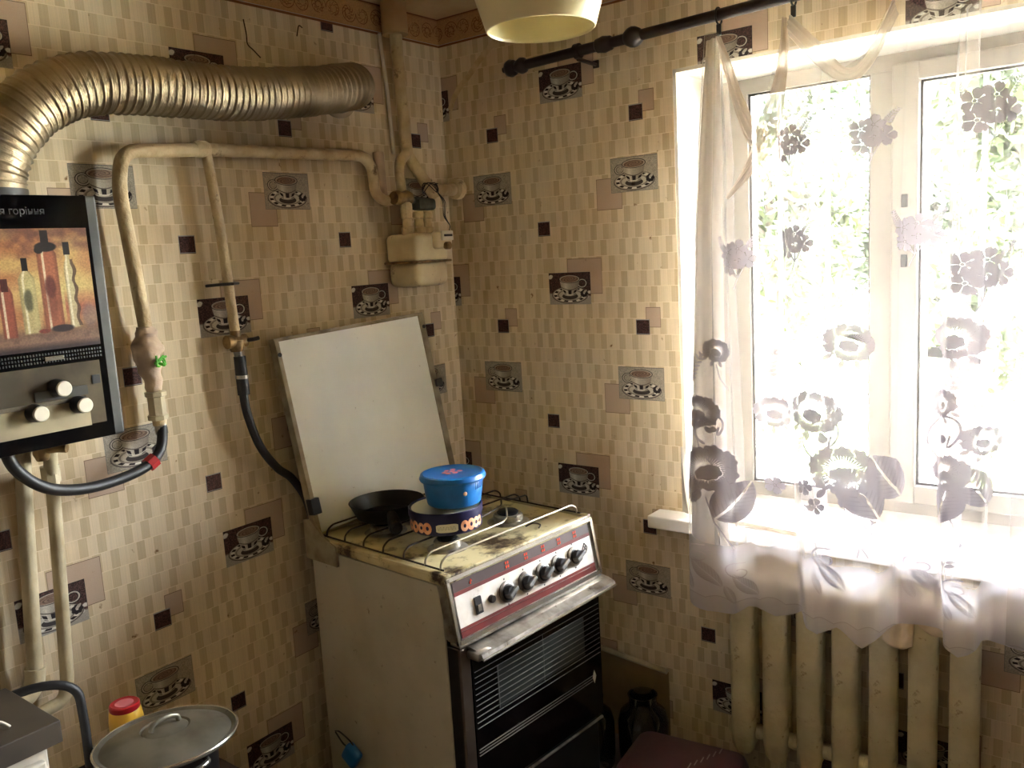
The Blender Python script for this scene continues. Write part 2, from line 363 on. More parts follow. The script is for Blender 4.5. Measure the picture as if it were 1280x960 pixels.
def lace_image():
    P = 1250.; w, h = int(LU * P), int((LZ1 - LZ0) * P); A = np.zeros((h, w), np.float32)
    def patch(u, z, r):
        cx, cy = u * P, (LZ1 - z) * P; x0, x1 = int(max(0, cx - r * P)), int(min(w, cx + r * P)); y0, y1 = int(max(0, cy - r * P)), int(min(h, cy + r * P))
        if x1 <= x0 or y1 <= y0: return None
        Y, X = np.mgrid[y0:y1, x0:x1].astype(np.float32); return (slice(y0, y1), slice(x0, x1)), (X - cx) / P, -(Y - cy) / P
    def put(sl, m): A[sl] = np.maximum(A[sl], m)
    def leaf(u, z, ln, wd, ang, veins=True, val=1.):
        q = patch(u, z, ln * 1.1)
        if q is None: return
        sl, X, Y = q; c, s = math.cos(ang), math.sin(ang); x = (X * c + Y * s) / ln; y = (-X * s + Y * c) / wd
        half = np.clip(1 - (x * 2) ** 2, 0, 1) ** .7 * .5; m = np.clip((half - abs(y)) * 24, 0, 1) * (abs(x) < .5)
        shade = .55 + .45 * np.clip(abs(y) * 2.2, 0, 1)
        if veins: shade = shade * (np.abs(np.sin((x * 1.0 - abs(y) * .55) * 34)) ** .5 * .5 + .5) * (abs(y) > .03)
        put(sl, m * shade * val)
    def flower5(u, z, r, n=5, val=1.):
        q = patch(u, z, r * 1.3)
        if q is None: return
        sl, X, Y = q; rr, a = np.hypot(X, Y) / r, np.arctan2(Y, X); edge = .62 + .38 * np.abs(np.cos(a * n / 2)) ** .6 - .1 * (np.abs(np.cos(a * n / 2)) > .985)
        m = np.clip((edge - rr) * 14, 0, 1) * (rr > .16) * (np.abs(np.sin(a * n / 2)) < .985); put(sl, m * (.65 + .35 * rr) * val)
        put(sl, np.clip((.13 - rr) * 20, 0, 1) * val)
    def peony(u, z, r, ang):
        q = patch(u, z, r * 1.25)
        if q is None: return
        sl, X, Y = q; c, s = math.cos(ang), math.sin(ang); x = X * c + Y * s; y = -X * s + Y * c
        M = np.zeros_like(X)
        for px, py, pa, pr in ((-.62, .10, .34, .42), (.62, .10, .34, .42), (-.36, .42, .32, .36), (.36, .42, .32, .36), (0, .50, .30, .34), (-.40, -.34, .44, .30), (.40, -.34, .44, .30), (0, -.50, .42, .28)):
            xx, yy = (x / r - px), (y / r - py); a2 = np.arctan2(yy, xx); d = np.hypot(xx / pa, yy / pr) + .07 * np.cos(a2 * 9)
            m = np.clip((1 - d) * 12, 0, 1)
            rad = np.hypot(x / r, y / r); an = np.arctan2(y, x)
            st = np.clip((np.abs(np.sin(an * 26)) + (rad - .45) * 2.2), 0, 1)
            st = (np.abs(np.sin(an * 20)) > 1.9 - 3.4 * rad).astype(np.float32); sh = np.clip(st + .0, 0, 1) * .95
            rim = np.clip((d - .93) * 20, 0, 1)
            M = np.where(m > .4, sh * m * (1 - rim * 1.0), M)
        d = np.hypot((x / r) / .36, (y / r + .12) / .26) + .06 * np.cos(np.arctan2(y / r + .12, x / r) * 8); M = np.where(d < 1, .95, M); M = np.where((d > 1) & (d < 1.08), .0, M)
        put(sl, M)
        for a in (-2.2, -1.6, -1.0): leaf(u + math.cos(a + ang) * r * .95, z + math.sin(a + ang) * r * .95, r * .4, r * .2, a + ang, False)
    def stroke(pts, th, val=.8):
        for (x0, z0), (x1, z1) in zip(pts, pts[1:]):
            n = max(2, int(math.hypot(x1 - x0, z1 - z0) * P)); 
            for k in range(n):
                u, z = x0 + (x1 - x0) * k / n, z0 + (z1 - z0) * k / n; cx, cy = int(u * P), int((LZ1 - z) * P); t = max(1, int(th * P))
                if 0 <= cx - t and cx + t < w and 0 <= cy - t and cy + t < h: A[cy - t // 2:cy + (t + 1) // 2, cx - t // 2:cx + (t + 1) // 2] = np.maximum(A[cy - t // 2:cy + (t + 1) // 2, cx - t // 2:cx + (t + 1) // 2], val)
    def sprig(u, z, r, ang):
        c, s = math.cos(ang), math.sin(ang); pts = [(u + c * r * (t - .5) * 1.7 - s * .1 * r * math.sin(t * 3), z + s * r * (t - .5) * 1.7 + c * .12 * r * math.sin(t * 3)) for t in np.linspace(0, 1, 9)]
        stroke(pts, .0018)
        for k, (x, y) in enumerate(pts[2:]):
            ln = r * (.42 - .035 * k)
            for sg in (-1, 1): leaf(x + math.cos(ang + sg * .9) * ln * .6, y + math.sin(ang + sg * .9) * ln * .6, ln, ln * .42, ang + sg * .9, False, .8)
        leaf(*pts[-1], r * .25, r * .12, ang, False)
    for t, u, z, s in MOT:
        rd = random.Random(int(u * 1e4 + z * 1e3)); big = z < 1.45
        if t == 'c':
            r = s * .20; P0 = [(-.3, .35), (.05, .45), (.35, .1), (-.25, -.1), (.08, 0.08)]
            for a, b in P0: flower5(u + a * s * .62, z + b * s * .62 + s * .05, r); stroke([(u + a * s * .6, z + b * s * .5), (u + s * .02, z - s * .28), (u - s * .06, z - s * .5)], .0018)
            sprig(u - s * .32, z + s * .42, s * .2, 2.0); sprig(u + s * .3, z + s * .42, s * .22, 1.0)
        elif t == 'p': peony(u, z, s, rd.uniform(-.5, .5)); stroke([(u, z - s), (u + s * .2, z - s * 1.9), (u + s * .7, z - s * 2.7)], .002)
        elif t == 'l':
            a = rd.choice((.9, 2.2, 1.2)); leaf(u, z, s * 1.6, s * 1.15, a)
        elif t == 's': sprig(u, z, s * .9, rd.uniform(1.0, 2.2))
        elif t == 'f': flower5(u, z, s)
        elif t == 'r':
            stroke([(u + s * (1 - .07 * k) * math.cos(2.6 - k * .33) * (1 - k / 26), z + s * (1 - .02 * k) * math.sin(2.6 - k * .33) * (1 - k / 30)) for k in range(-5, 19)], .0045)
            put_ = patch(u - s * .25, z - s * .1, s * .3)
            if put_: put(put_[0], np.clip((1 - np.hypot(put_[1], put_[2]) / (s * .22)) * 8, 0, 1) * .8)
        elif t == 'v':
            stroke([(u + s * .55 * (1 - k / 26) * math.cos(1.2 + k * .35), z + s * .5 + s * .4 * (1 - k / 26) * math.sin(1.2 + k * .35)) for k in range(22)], .003, .7)
            leaf(u + s * .2, z - s * .1, s * 1.3, s * .5, 2.3, True, .7); leaf(u - s * .3, z - s * .5, s * .8, s * .35, 2.0, True, .6)
    # hem band: scallops and small leaves
    Y, X = np.mgrid[0:h, 0:w].astype(np.float32); z = LZ1 - Y / P; u = X / P
    sc = .030 + .010 * np.abs(np.sin(u * PI / .055))
    A = np.maximum(A, np.clip((.60 + sc - z) * 400, 0, 1) * .20)
    A = np.maximum(A, np.clip(.0022 - abs(z - .60 - sc), 0, 1) * 350 * .8)
    edge = .775 + .006 * np.sin(u * 60); band = np.clip((edge + .03 - z) * 9, 0, 1)
    C = np.stack([np.clip((A - .12) * 1.9, 0, 1), band, band * 0], 2); im = to_image('lace_print', C, noncolor=True)
    return im
LACE = lace_image()

def cloth_mat(name, dens, lace=True, tint=(214, 208, 206), tw=.045, facing=.22):
    m = bpy.data.materials.new(name); m.use_nodes = True; nt = m.node_tree; N = nt.nodes; Lk = nt.links
    N.remove(N['Principled BSDF']); out = N['Material Output']
    tr = N.new('ShaderNodeBsdfTransparent')
    def weave(rgb, t_):
        df = N.new('ShaderNodeBsdfDiffuse'); tl = N.new('ShaderNodeBsdfTranslucent'); df.inputs[0].default_value = tl.inputs[0].default_value = s2l(rgb) + (1,)
        mx = N.new('ShaderNodeMixShader'); mx.inputs[0].default_value = t_; Lk.new(df.outputs[0], mx.inputs[1]); Lk.new(tl.outputs[0], mx.inputs[2]); return mx.outputs[0]
    base = N.new('ShaderNodeMixShader'); Lk.new(tr.outputs[0], base.inputs[1]); Lk.new(weave(tint, tw), base.inputs[2])
    # a thin weave seen edge-on covers more: facing term
    lw = N.new('ShaderNodeLayerWeight'); lw.inputs[0].default_value = .35
    a = N.new('ShaderNodeMath'); a.operation = 'MULTIPLY_ADD'; Lk.new(lw.outputs[1], a.inputs[0]); a.inputs[1].default_value = facing; a.inputs[2].default_value = dens; a.use_clamp = True
    Lk.new(a.outputs[0], base.inputs[0]); res = base.outputs[0]
    if lace:
        uv = N.new('ShaderNodeUVMap'); t = N.new('ShaderNodeTexImage'); t.image = LACE; t.extension = 'EXTEND'; Lk.new(uv.outputs[0], t.inputs[0])
        sp_ = N.new('ShaderNodeSeparateColor'); Lk.new(t.outputs[0], sp_.inputs[0])
        hb = N.new('ShaderNodeMath'); hb.operation = 'MULTIPLY'; Lk.new(sp_.outputs[1], hb.inputs[0]); hb.inputs[1].default_value = .62
        hx = N.new('ShaderNodeMixShader'); Lk.new(hb.outputs[0], hx.inputs[0]); Lk.new(res, hx.inputs[1]); Lk.new(weave((236, 232, 240), .40), hx.inputs[2]); res = hx.outputs[0]
        g = N.new('ShaderNodeMath'); g.operation = 'MULTIPLY'; Lk.new(sp_.outputs[0], g.inputs[0]); g.inputs[1].default_value = .995; g.use_clamp = True
        fx = N.new('ShaderNodeMixShader'); Lk.new(g.outputs[0], fx.inputs[0]); Lk.new(res, fx.inputs[1]); Lk.new(weave((168, 160, 166), .055), fx.inputs[2]); res = fx.outputs[0]
    Lk.new(res, out.inputs[0]); return m
SHEER = cloth_mat('lace_sheer', .24); SHEER2 = cloth_mat('sheer_bundle', .72, False, (196, 176, 158), .05)

# ------------------------------------------------------------------ materials
M = {}
M['ceil'] = mat('ceiling_paper', (196, 168, 126), .9, var_rgb=(170, 134, 92), scale=5, bump=.4, bscale=14)
M['floor'] = mat('floor_lino', (118, 100, 86), .5, var_rgb=(90, 74, 62), scale=6)
M['white_pl'] = mat('white_reveal_paint', (214, 208, 198), .7, var_rgb=(196, 186, 172), scale=4, bump=.2, bscale=12)
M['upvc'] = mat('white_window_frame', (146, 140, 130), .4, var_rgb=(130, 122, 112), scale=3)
M['gasket'] = mat('dark_gasket', (70, 66, 62), .7)
M['sill'] = mat('painted_sill', (232, 228, 222), .45, var_rgb=(206, 198, 186), scale=7, bump=.15, bscale=30)
M['pipe'] = mat('cream_painted_pipe', (200, 180, 142), .55, var_rgb=(168, 142, 102), scale=14, bump=2., bscale=50, stain=(96, 70, 44), stain_amt=.41, stain_scale=20)
M['pipe2'] = mat('grey_cream_painted_pipe', (186, 172, 140), .55, var_rgb=(150, 136, 106), scale=10, bump=.5, bscale=60)
M['putty'] = mat('pinkish_sealed_joint', (196, 172, 150), .8, var_rgb=(170, 150, 128), scale=20, bump=.8, bscale=60)
M['brass'] = mat('aged_brass', (150, 122, 80), .45, .7, var_rgb=(96, 76, 50), scale=40)
M['black_rub'] = mat('black_rubber', (30, 28, 27), .5, bump=.2, bscale=100)
M['red'] = mat('red_plastic', (176, 38, 40), .5)
M['green'] = mat('bright_green_tie', (96, 190, 60), .6)
M['meter'] = mat('meter_cream_enamel', (224, 210, 174), .4, var_rgb=(200, 178, 136), scale=9, stain=(110, 82, 52), stain_amt=.42, stain_scale=12)
M['dark'] = mat('dark_plastic', (34, 32, 32), .4)
M['black_gl'] = mat('black_glass', (10, 10, 11), .12, spec=.6)
M['black_mt'] = mat('black_enamel', (22, 21, 21), .35)
M['grey_side'] = mat('dark_grey_metal', (56, 55, 51), .5, .2, var_rgb=(74, 73, 68), scale=10)
M['chrome'] = mat('dull_chrome', (176, 170, 160), .3, .85, var_rgb=(110, 100, 88), scale=22, stain=(74, 54, 38), stain_amt=.40, stain_scale=25)
M['chrome2'] = mat('clean_metal', (200, 194, 180), .22, .9)
M['satin'] = mat('satin_silver', (214, 206, 190), .35, .35)
M['enamel'] = mat('worn_cream_enamel', (190, 184, 164), .4, var_rgb=(168, 160, 138), scale=5, stain=(96, 76, 54), stain_amt=.38, stain_scale=30)
M['top'] = mat('greasy_cream_cooktop', (206, 194, 150), .35, var_rgb=(138, 104, 54), scale=5, stain=(58, 40, 26), stain_amt=.465, stain_scale=10)
M['lid'] = mat('pale_enamel_lid', (234, 236, 228), .28, var_rgb=(218, 220, 210), scale=3, stain=(130, 112, 90), stain_amt=.345, stain_scale=40)
M['lid_edge'] = mat('greasy_lid_edge', (164, 152, 126), .5, var_rgb=(112, 96, 72), scale=16)
M['panel_w'] = mat('panel_white', (232, 226, 218), .35, var_rgb=(206, 196, 184), scale=20, stain=(70, 54, 42), stain_amt=.36, stain_scale=16)
M['panel_r'] = mat('panel_dark_red', (112, 40, 36), .4, var_rgb=(84, 34, 30), scale=16)
M['panel_g'] = mat('panel_dark_brown', (74, 58, 54), .4)
M['orange'] = mat('orange_print', (230, 80, 50), .5)
M['wire'] = mat('burnt_steel_wire', (56, 48, 42), .45, .7); M['wire2'] = mat('bright_steel_wire', (170, 160, 140), .35, .8)
M['grey_line'] = mat('pale_grey_print', (150, 150, 146), .5)
M['oven_win'] = mat('oven_inner_glass', (66, 72, 68), .3, var_rgb=(48, 52, 50), scale=12)
M['iron'] = mat('cast_iron', (26, 25, 25), .55, .4, bump=.3, bscale=80)
M['blue'] = mat('blue_plastic', (26, 112, 184), .32, var_rgb=(20, 92, 158), scale=20)
M['navy'] = mat('navy_printed_tin', (26, 22, 62), .35, .2)
M['cookie'] = mat('cookie_print', (214, 140, 100), .5, var_rgb=(240, 190, 150), scale=60)
M['cream'] = mat('cream_label', (206, 200, 180), .5)
M['alu_in'] = mat('pale_tin_lid', (170, 170, 158), .35, .5)
M['duct'] = mat('aluminium_foil_duct', (158, 142, 116), .46, .75, var_rgb=(118, 100, 76), scale=10, bump=.4, bscale=120)
M['alu'] = mat('worn_aluminium', (128, 124, 110), .42, .7, var_rgb=(92, 86, 72), scale=9, stain=(60, 52, 40), stain_amt=.36, stain_scale=12)
M['rodm'] = mat('dark_brown_wood', (46, 32, 26), .4, var_rgb=(30, 22, 20), scale=10)
M['shade'] = mat('milk_glass', (214, 200, 160), .3)
M['rad'] = mat('cream_radiator_paint', (208, 196, 160), .5, var_rgb=(184, 170, 132), scale=8, bump=2.6, bscale=26, stain=(140, 112, 76), stain_amt=.40, stain_scale=22)
M['rag'] = mat('beige_cloth', (214, 196, 168), .9, bump=.4, bscale=90); M['rag2'] = mat('brown_cloth', (110, 66, 60), .9)
M['purple'] = mat('dark_purple_plastic', (84, 52, 58), .4)
M['yellow'] = mat('yellow_plastic', (232, 184, 60), .4); M['redlid'] = mat('red_lid', (168, 26, 36), .35); M['pinkpr'] = mat('pink_print', (214, 120, 130), .5)
M['slab'] = mat('dark_worktop', (66, 58, 48), .45, var_rgb=(50, 44, 38), scale=12); M['cab'] = mat('white_cabinet', (204, 196, 182), .5, var_rgb=(180, 170, 152), scale=10)
M['plaster'] = mat('olive_bare_plaster', (140, 116, 72), .8, var_rgb=(112, 90, 56), scale=5, bump=.5, bscale=20)
M['wood'] = mat('pale_wood', (190, 160, 120), .6)
M['leaf'] = mat('tree_leaf', (120, 160, 74), .6, var_rgb=(160, 186, 96), scale=2.5); M['leaf2'] = mat('tree_leaf_dark', (96, 138, 70), .6, var_rgb=(130, 164, 84), scale=3)
M['bark'] = mat('tree_bark', (58, 48, 40), .9, var_rgb=(44, 36, 30), scale=8, bump=.6)
M['ground'] = mat('pale_ground', (206, 204, 186), .9, var_rgb=(190, 190, 168), scale=.5); M['grass'] = mat('grass', (84, 92, 44), .9, var_rgb=(70, 80, 38), scale=3)
M['iron_w'] = mat('grey_painted_iron', (120, 118, 112), .5)
M['brickred'] = mat('reddish_house', (186, 120, 96), .8, var_rgb=(160, 100, 80), scale=2)

def glass_mat():
    m = bpy.data.materials.new('window_glass'); m.use_nodes = True; nt = m.node_tree; N = nt.nodes; N.remove(N['Principled BSDF'])
    t = N.new('ShaderNodeBsdfTransparent'); g = N.new('ShaderNodeBsdfGlossy'); g.inputs['Roughness'].default_value = .02; x = N.new('ShaderNodeMixShader'); f = N.new('ShaderNodeFresnel'); f.inputs[0].default_value = 1.45
    nt.links.new(f.outputs[0], x.inputs[0]); nt.links.new(t.outputs[0], x.inputs[1]); nt.links.new(g.outputs[0], x.inputs[2]); nt.links.new(x.outputs[0], N['Material Output'].inputs[0]); return m
GLASS = glass_mat()
def jar_mat():
    m = bpy.data.materials.new('jar_glass'); m.use_nodes = True; nt = m.node_tree; N = nt.nodes; N.remove(N['Principled BSDF'])
    t = N.new('ShaderNodeBsdfTransparent'); t.inputs[0].default_value = (.80, .84, .78, 1); g = N.new('ShaderNodeBsdfGlossy'); g.inputs['Roughness'].default_value = .08; x = N.new('ShaderNodeMixShader'); f = N.new('ShaderNodeFresnel'); f.inputs[0].default_value = 1.6
    nt.links.new(f.outputs[0], x.inputs[0]); nt.links.new(t.outputs[0], x.inputs[1]); nt.links.new(g.outputs[0], x.inputs[2]); nt.links.new(x.outputs[0], N['Material Output'].inputs[0]); return m
JAR = jar_mat()

# ------------------------------------------------------------------ room
ZC = 2.38; XB = -3.1; YB = -3.3
LUo, LVo = -1.0059, 1.527           # where a dark cup picture's top left corner sits on the left wall
RUo, RVo = .4026, 2.150
def wall_uv(o, fu, fv):
    me = o.data; uv = me.uv_layers.new(name='UVMap')
    for l in me.loops:
        v = me.vertices[l.vertex_index].co; uv.data[l.index].uv = (fu(v), fv(v))
def grid_wall(name, pts_rects, plane, thick, m, fu, fv):
    """wall made of boxes"""
    bm = bmesh.new()
    for r in pts_rects: box(bm, *r)
    o = obj(name, bm, m); wall_uv(o, fu, fv); return tag(o, kind='structure')
grid_wall('wall_left', [((XB, 0, 0), (0, .25, ZC))], 'y', .25, WP, lambda v: (v.x - LUo) / WP_W, lambda v: 1 + (v.z - LVo) / WP_V)
WY0, WY1, WZ0, WZ1, WT = -.856, -2.40, .765, 2.078, .36
grid_wall('wall_right', [((0, WY0, 0), (WT, .25, ZC)), ((0, YB, 0), (WT, WY1, ZC)), ((0, WY1, 0), (WT, WY0, WZ0)), ((0, WY1, WZ1), (WT, WY0, ZC))], 'x', WT, WP,
          lambda v: (-v.y - RUo) / WP_W, lambda v: 1 + (v.z - RVo) / WP_V)
DIMW = mat('brown_back_wall', (106, 98, 90), .8, var_rgb=(92, 84, 76), scale=3)
grid_wall('wall_back', [((XB - .2, YB, 0), (XB, .25, ZC))], 'x', .2, DIMW, lambda v: v.y / WP_W, lambda v: v.z / WP_V)
grid_wall('wall_front', [((XB - .2, YB - .2, 0), (WT, YB, ZC))], 'y', .2, DIMW, lambda v: v.x / WP_W, lambda v: v.z / WP_V)
tag(obj('floor', B((XB - .2, YB - .2, -.1), (WT, .25, 0)), M['floor']), kind='structure')
tag(obj('ceiling', B((XB - .2, YB - .2, ZC), (WT + .1, .25, ZC + .2)), M['ceil']), kind='structure')
def border(name, p0, p1, n):
    a, b = Vector(p0), Vector(p1); bm = bmesh.new(); uvl = bm.loops.layers.uv.new('UVMap'); d = (b - a).length; nn = Vector(n) * .0012
    vs_ = [bm.verts.new(q) for q in (a + nn + Vector((0, 0, 2.29)), b + nn + Vector((0, 0, 2.29)), b + nn + Vector((0, 0, ZC)), a + nn + Vector((0, 0, ZC)), a + Vector((0, 0, 2.29)), b + Vector((0, 0, 2.29)))]
    f = bm.faces.new(vs_[:4]); U = d / .46
    for l, q in zip(f.loops, ((0, 0), (U, 0), (U, 1), (0, 1))): l[uvl].uv = q
    f = bm.faces.new((vs_[4], vs_[5], vs_[1], vs_[0]))
    o = obj(name, bm, BORDER); tag(o, kind='structure')
border('trim_1', (-3.1, 0, 0), (0, 0, 0), (0, -1, 0)); border('trim_2', (0, 0, 0), (0, -3.3, 0), (-1, 0, 0))
# bare plaster low on the window wall beside the stove, with its ledge
tr = thing('trim_3', None, None, kind='structure')
bm = bmesh.new(); ys = np.linspace(-.30, -.785, 12)
prism(bm, [(y, z) for y, z in [(-.02, 0), (-.785, 0), (-.785, .268), (-.60, .285), (-.518, .292), (-.3, .30), (-.02, .305)]], 0, .004, Matrix(((0, 0, -1, 0), (1, 0, 0, 0), (0, 1, 0, 0), (0, 0, 0, 1))))
obj('plaster_patch', bm, M['plaster'], tr)
obj('ledge', T(catmull([(-.008, -.02, .315), (-.008, -.3, .306), (-.009, -.518, .296), (-.010, -.66, .284), (-.009, -.785, .273)]), .009, 8), M['pipe2'], tr, True)

# pale diagonal streak over the wallpaper across the corner under the border
def pale_strip(name, pts, wd, m):
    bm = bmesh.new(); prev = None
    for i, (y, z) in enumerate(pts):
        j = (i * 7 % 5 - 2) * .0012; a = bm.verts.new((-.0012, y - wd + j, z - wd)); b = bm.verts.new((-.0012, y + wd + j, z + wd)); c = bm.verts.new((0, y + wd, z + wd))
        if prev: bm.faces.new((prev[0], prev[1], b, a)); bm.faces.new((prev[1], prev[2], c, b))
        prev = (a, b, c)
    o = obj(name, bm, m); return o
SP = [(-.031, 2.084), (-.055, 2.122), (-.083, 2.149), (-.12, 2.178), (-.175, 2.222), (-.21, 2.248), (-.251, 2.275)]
tag(pale_strip('trim_4', SP, .0075, mat('pale_streak', (204, 182, 146), .9, var_rgb=(176, 150, 112), scale=30, bump=.5)), kind='structure')

# dark tears in the wallpaper above the duct
for nm, pts in (('trim_5', [(-.776, 2.252), (-.771, 2.215), (-.77, 2.19), (-.752, 2.176), (-.732, 2.16)]), ('trim_6', [(-.60, 2.236), (-.59, 2.265), (-.578, 2.262)])):
    tag(obj(nm, T(catmull([(x, -.0005, z) for x, z in pts]), .0018, 6), mat(nm + '_tear', (70, 48, 30), .9)), kind='structure')
# ------------------------------------------------------------------ window
win = thing('window_1', None, None, kind='structure')
bm = bmesh.new(); FX = .27
box(bm, (.0015, WY0 - .010, WZ0 + .02), (FX + .03, WY0 + .0, WZ1)); box(bm, (.0015, WY1, WZ0 + .02), (FX + .03, WY1 + .01, WZ1)); box(bm, (.0015, WY1, WZ1 - .010), (FX + .03, WY0, WZ1 + .0))
obj('reveal', bm, M['white_pl'], win)
bm = bmesh.new()
box(bm, (FX, WY0 - .012, WZ0 + .03), (FX + .07, -.962, WZ1 - .012)); box(bm, (FX, WY1 + .012, WZ0 + .03), (FX + .07, WY1 + .06, WZ1 - .012))
box(bm, (FX, WY1 + .06, 2.024), (FX + .07, -.962, WZ1 - .012)); box(bm, (FX, WY1 + .06, WZ0 + .03), (FX + .07, -.962, .842))
obj('frame', bm, M['upvc'], win)
obj('mullion', B((FX - .002, -1.375, .842), (FX + .07, -1.312, 2.024), .003), M['upvc'], win)
bm = bmesh.new(); y0, y1, z0, z1 = -1.372, WY1 + .055, .835, 2.035
box(bm, (FX - .020, -1.440, z0), (FX + .04, y0, z1), .004); box(bm, (FX - .020, y1, z0), (FX + .04, y1 + .065, z1), .004); box(bm, (FX - .019, y1 + .064, 1.988), (FX + .04, -1.438, z1), .004); box(bm, (FX - .019, y1 + .064, z0), (FX + .04, -1.438, .888), .004)
obj('sash', bm, M['upvc'], win)
bm = bmesh.new()
for (ya, yb, za, zb, x) in ((-.962, -1.312, .842, 2.024, FX + .012), (-1.440, y1 + .065, .888, 1.988, FX + .002)):
    for q in (((x, ya - .006, za), (x + .012, ya, zb)), ((x, yb, za), (x + .012, yb + .006, zb)), ((x, yb, zb - .006), (x + .012, ya, zb)), ((x, yb, za), (x + .012, ya, za + .006))): box(bm, *q)
obj('gasket', bm, M['gasket'], win)
obj('pane', B((FX + .03, -1.312, .842), (FX + .034, -.962, 2.024)), GLASS, win); obj('pane', B((FX + .016, y1 + .06, .888), (FX + .02, -1.438, 1.988)), GLASS, win)
for z in (1.66, 1.50): obj('hinge', B((FX - .030, -1.415, z), (FX - .018, -1.400, z + .035), .002), M['grey_side'], win)
bm = bmesh.new(); prism(bm, [(-.080, -.772), (.0, -.772), (.0, -.858), (FX + .01, -.858), (FX + .01, WY1 + .002), (0, WY1 + .002), (0, -2.46), (-.070, -2.46)], .762, .800)
bmesh.ops.bevel(bm, geom=[e for e in bm.edges], offset=.004, segments=2, affect='EDGES', profile=.5); obj('sill', bm, M['sill'], win)
# curl of loose wallpaper at the foot of the reveal
bm = bmesh.new(); pr = None
for k in range(9):
    t = k / 8; z = .802 + .20 * t; w_ = .052 * (1 - t) ** 1.5 + .002; a = bm.verts.new((-.002, -.850, z)); b = bm.verts.new((-.016 * (1 - t) - .004, -.852 - w_ * .5, z)); c = bm.verts.new((-.006, -.856 - w_, z))
    if pr: bm.faces.new((pr[0], pr[1], b, a)); bm.faces.new((pr[1], pr[2], c, b))
    pr = (a, b, c)
obj('peeling_edge', bm, M['white_pl'], win, True)

# ------------------------------------------------------------------ curtain rod, rings, curtain
ROD0, ROD1 = Vector((-.10, -.385, 2.150)), Vector((-.10, -2.35, 2.205))
rod = thing('curtain_rod', 'dark brown wooden curtain rod with turned ball finial over the window', 'curtain rod')
dr = (ROD1 - ROD0).normalized()
obj('pole', T([ROD0, ROD1], .0145, 18), M['rodm'], rod, True)
def on_rod(y): t = (y - ROD0.y) / dr.y; return ROD0 + dr * t
Mr = lambda p: Matrix.Translation(p) @ dr.to_track_quat('Z', 'Y').to_matrix().to_4x4()
p = on_rod(-.372)
obj('finial', L([(0, -.030), (.008, -.029), (.010, -.020), (.022, -.012), (.026, 0), (.022, .013), (.014, .018), (.019, .028), (.024, .040), (.021, .052), (.0145, .058), (.0145, .075)], 24, Mr(p)), M['rodm'], rod, True)
for y, r in ((-.70, .021), (-.792, .026)):
    obj('turned_collar', L([(.0145, -.026), (.019, -.022), (r, -.010), (r + .002, 0), (r, .010), (.019, .022), (.0145, .026)], 24, Mr(on_rod(y))), M['rodm'], rod, True)
for y in (-.612, -1.9):
    q = on_rod(y); bm = T([q + Vector((0, 0, -.022)), Vector((-.004, y, q.z - .024))], .006, 8); lathe(bm, [(.0145, -.010), (.021, -.008), (.021, .008), (.0145, .010)], 20, Mr(q)); box(bm, (-.006, y - .010, q.z - .034), (0, y + .010, q.z - .012), .002)
    obj('bracket', bm, M['rodm'], rod, True)
def hook(y, lab):
    q = on_rod(y); t = thing('curtain_ring', lab, 'curtain ring', q, group='rings on the curtain rod')
    pts = [(math.cos(a) * .020 , 0, math.sin(a) * .020 - .003) for a in np.linspace(0, 2 * PI, 25)]
    obj('ring', T([Vector(p) for p in pts], .0026, 8, False), M['dark'], t, True)
    obj('clip', B((-.004, -.006, -.050), (.004, .006, -.022), .002), M['dark'], t)
hook(-1.040, 'dark curtain ring with clip holding the left end of the curtain'); hook(-1.232, 'dark curtain ring with clip above the left casement, second from the left end'); hook(-1.478, 'dark curtain ring above the white mullion'); hook(-1.72, 'dark curtain ring farthest right on the rod')

TB = [[[0.596, -0.944], [0.94, -0.949], [1.391, -0.973], [1.812, -0.993], [1.972, -1.004], [2.119, -1.015]],
      [[0.644, -1.119], [1.048, -1.114], [1.391, -1.102], [1.8, -1.094], [1.961, -1.081], [2.097, -1.070]],
      [[0.606, -1.265], [0.975, -1.247], [1.391, -1.229], [1.788, -1.209], [1.961, -1.207], [2.107, -1.222]],
      [[0.631, -1.474], [1.002, -1.481], [1.391, -1.489], [1.757, -1.494], [2.104, -1.496]],
      [[0.64, -1.601], [1.015, -1.586], [1.391, -1.594], [1.746, -1.599], [2.082, -1.6]],
      [[0.639, -1.682], [1.026, -1.686], [1.391, -1.699], [1.735, -1.703], [2.061, -1.699]]]
for dy in (.17,): TB.append([[z, y - dy] for z, y in TB[5]])
def yl(k, z): return float(np.interp(z, [a[0] for a in TB[k]], [a[1] for a in TB[k]]))
UE = [0.]
for k in range(6): UE.append(UE[-1] + yl(k, 1.2) - yl(k + 1, 1.2))
ZT = [(0, 2.118), (.05, 2.122), (.10, 2.12), (.146, 2.05), (.175, 1.93), (.20, 1.875), (.225, 1.93), (.26, 2.07), (.276, 2.118), (.30, 2.10), (.34, 2.03), (.405, 1.972), (.45, 2.0), (.50, 2.12), (.56, 2.08), (.62, 2.06), (.68, 2.09), (.74, 2.13), (.82, 2.07), (.90, 2.13), (1.0, 2.06), (1.24, 2.12)]
ZB = [(0, .606), (.06, .590), (.11, .598), (.14, .618), (.20, .588), (.262, .625), (.285, .610), (.34, .590), (.392, .622), (.45, .582), (.515, .632), (.575, .648), (.625, .645), (.675, .612), (.727, .648), (.80, .632), (.9, .64), (1.3, .64)]
cur = thing('sheer_curtain', 'white sheer lace curtain with woven flowers hanging before the window', 'curtain')
bm = bmesh.new(); uvl = bm.loops.layers.uv.new('UVMap'); NC, NR = 34, 84; cols = []
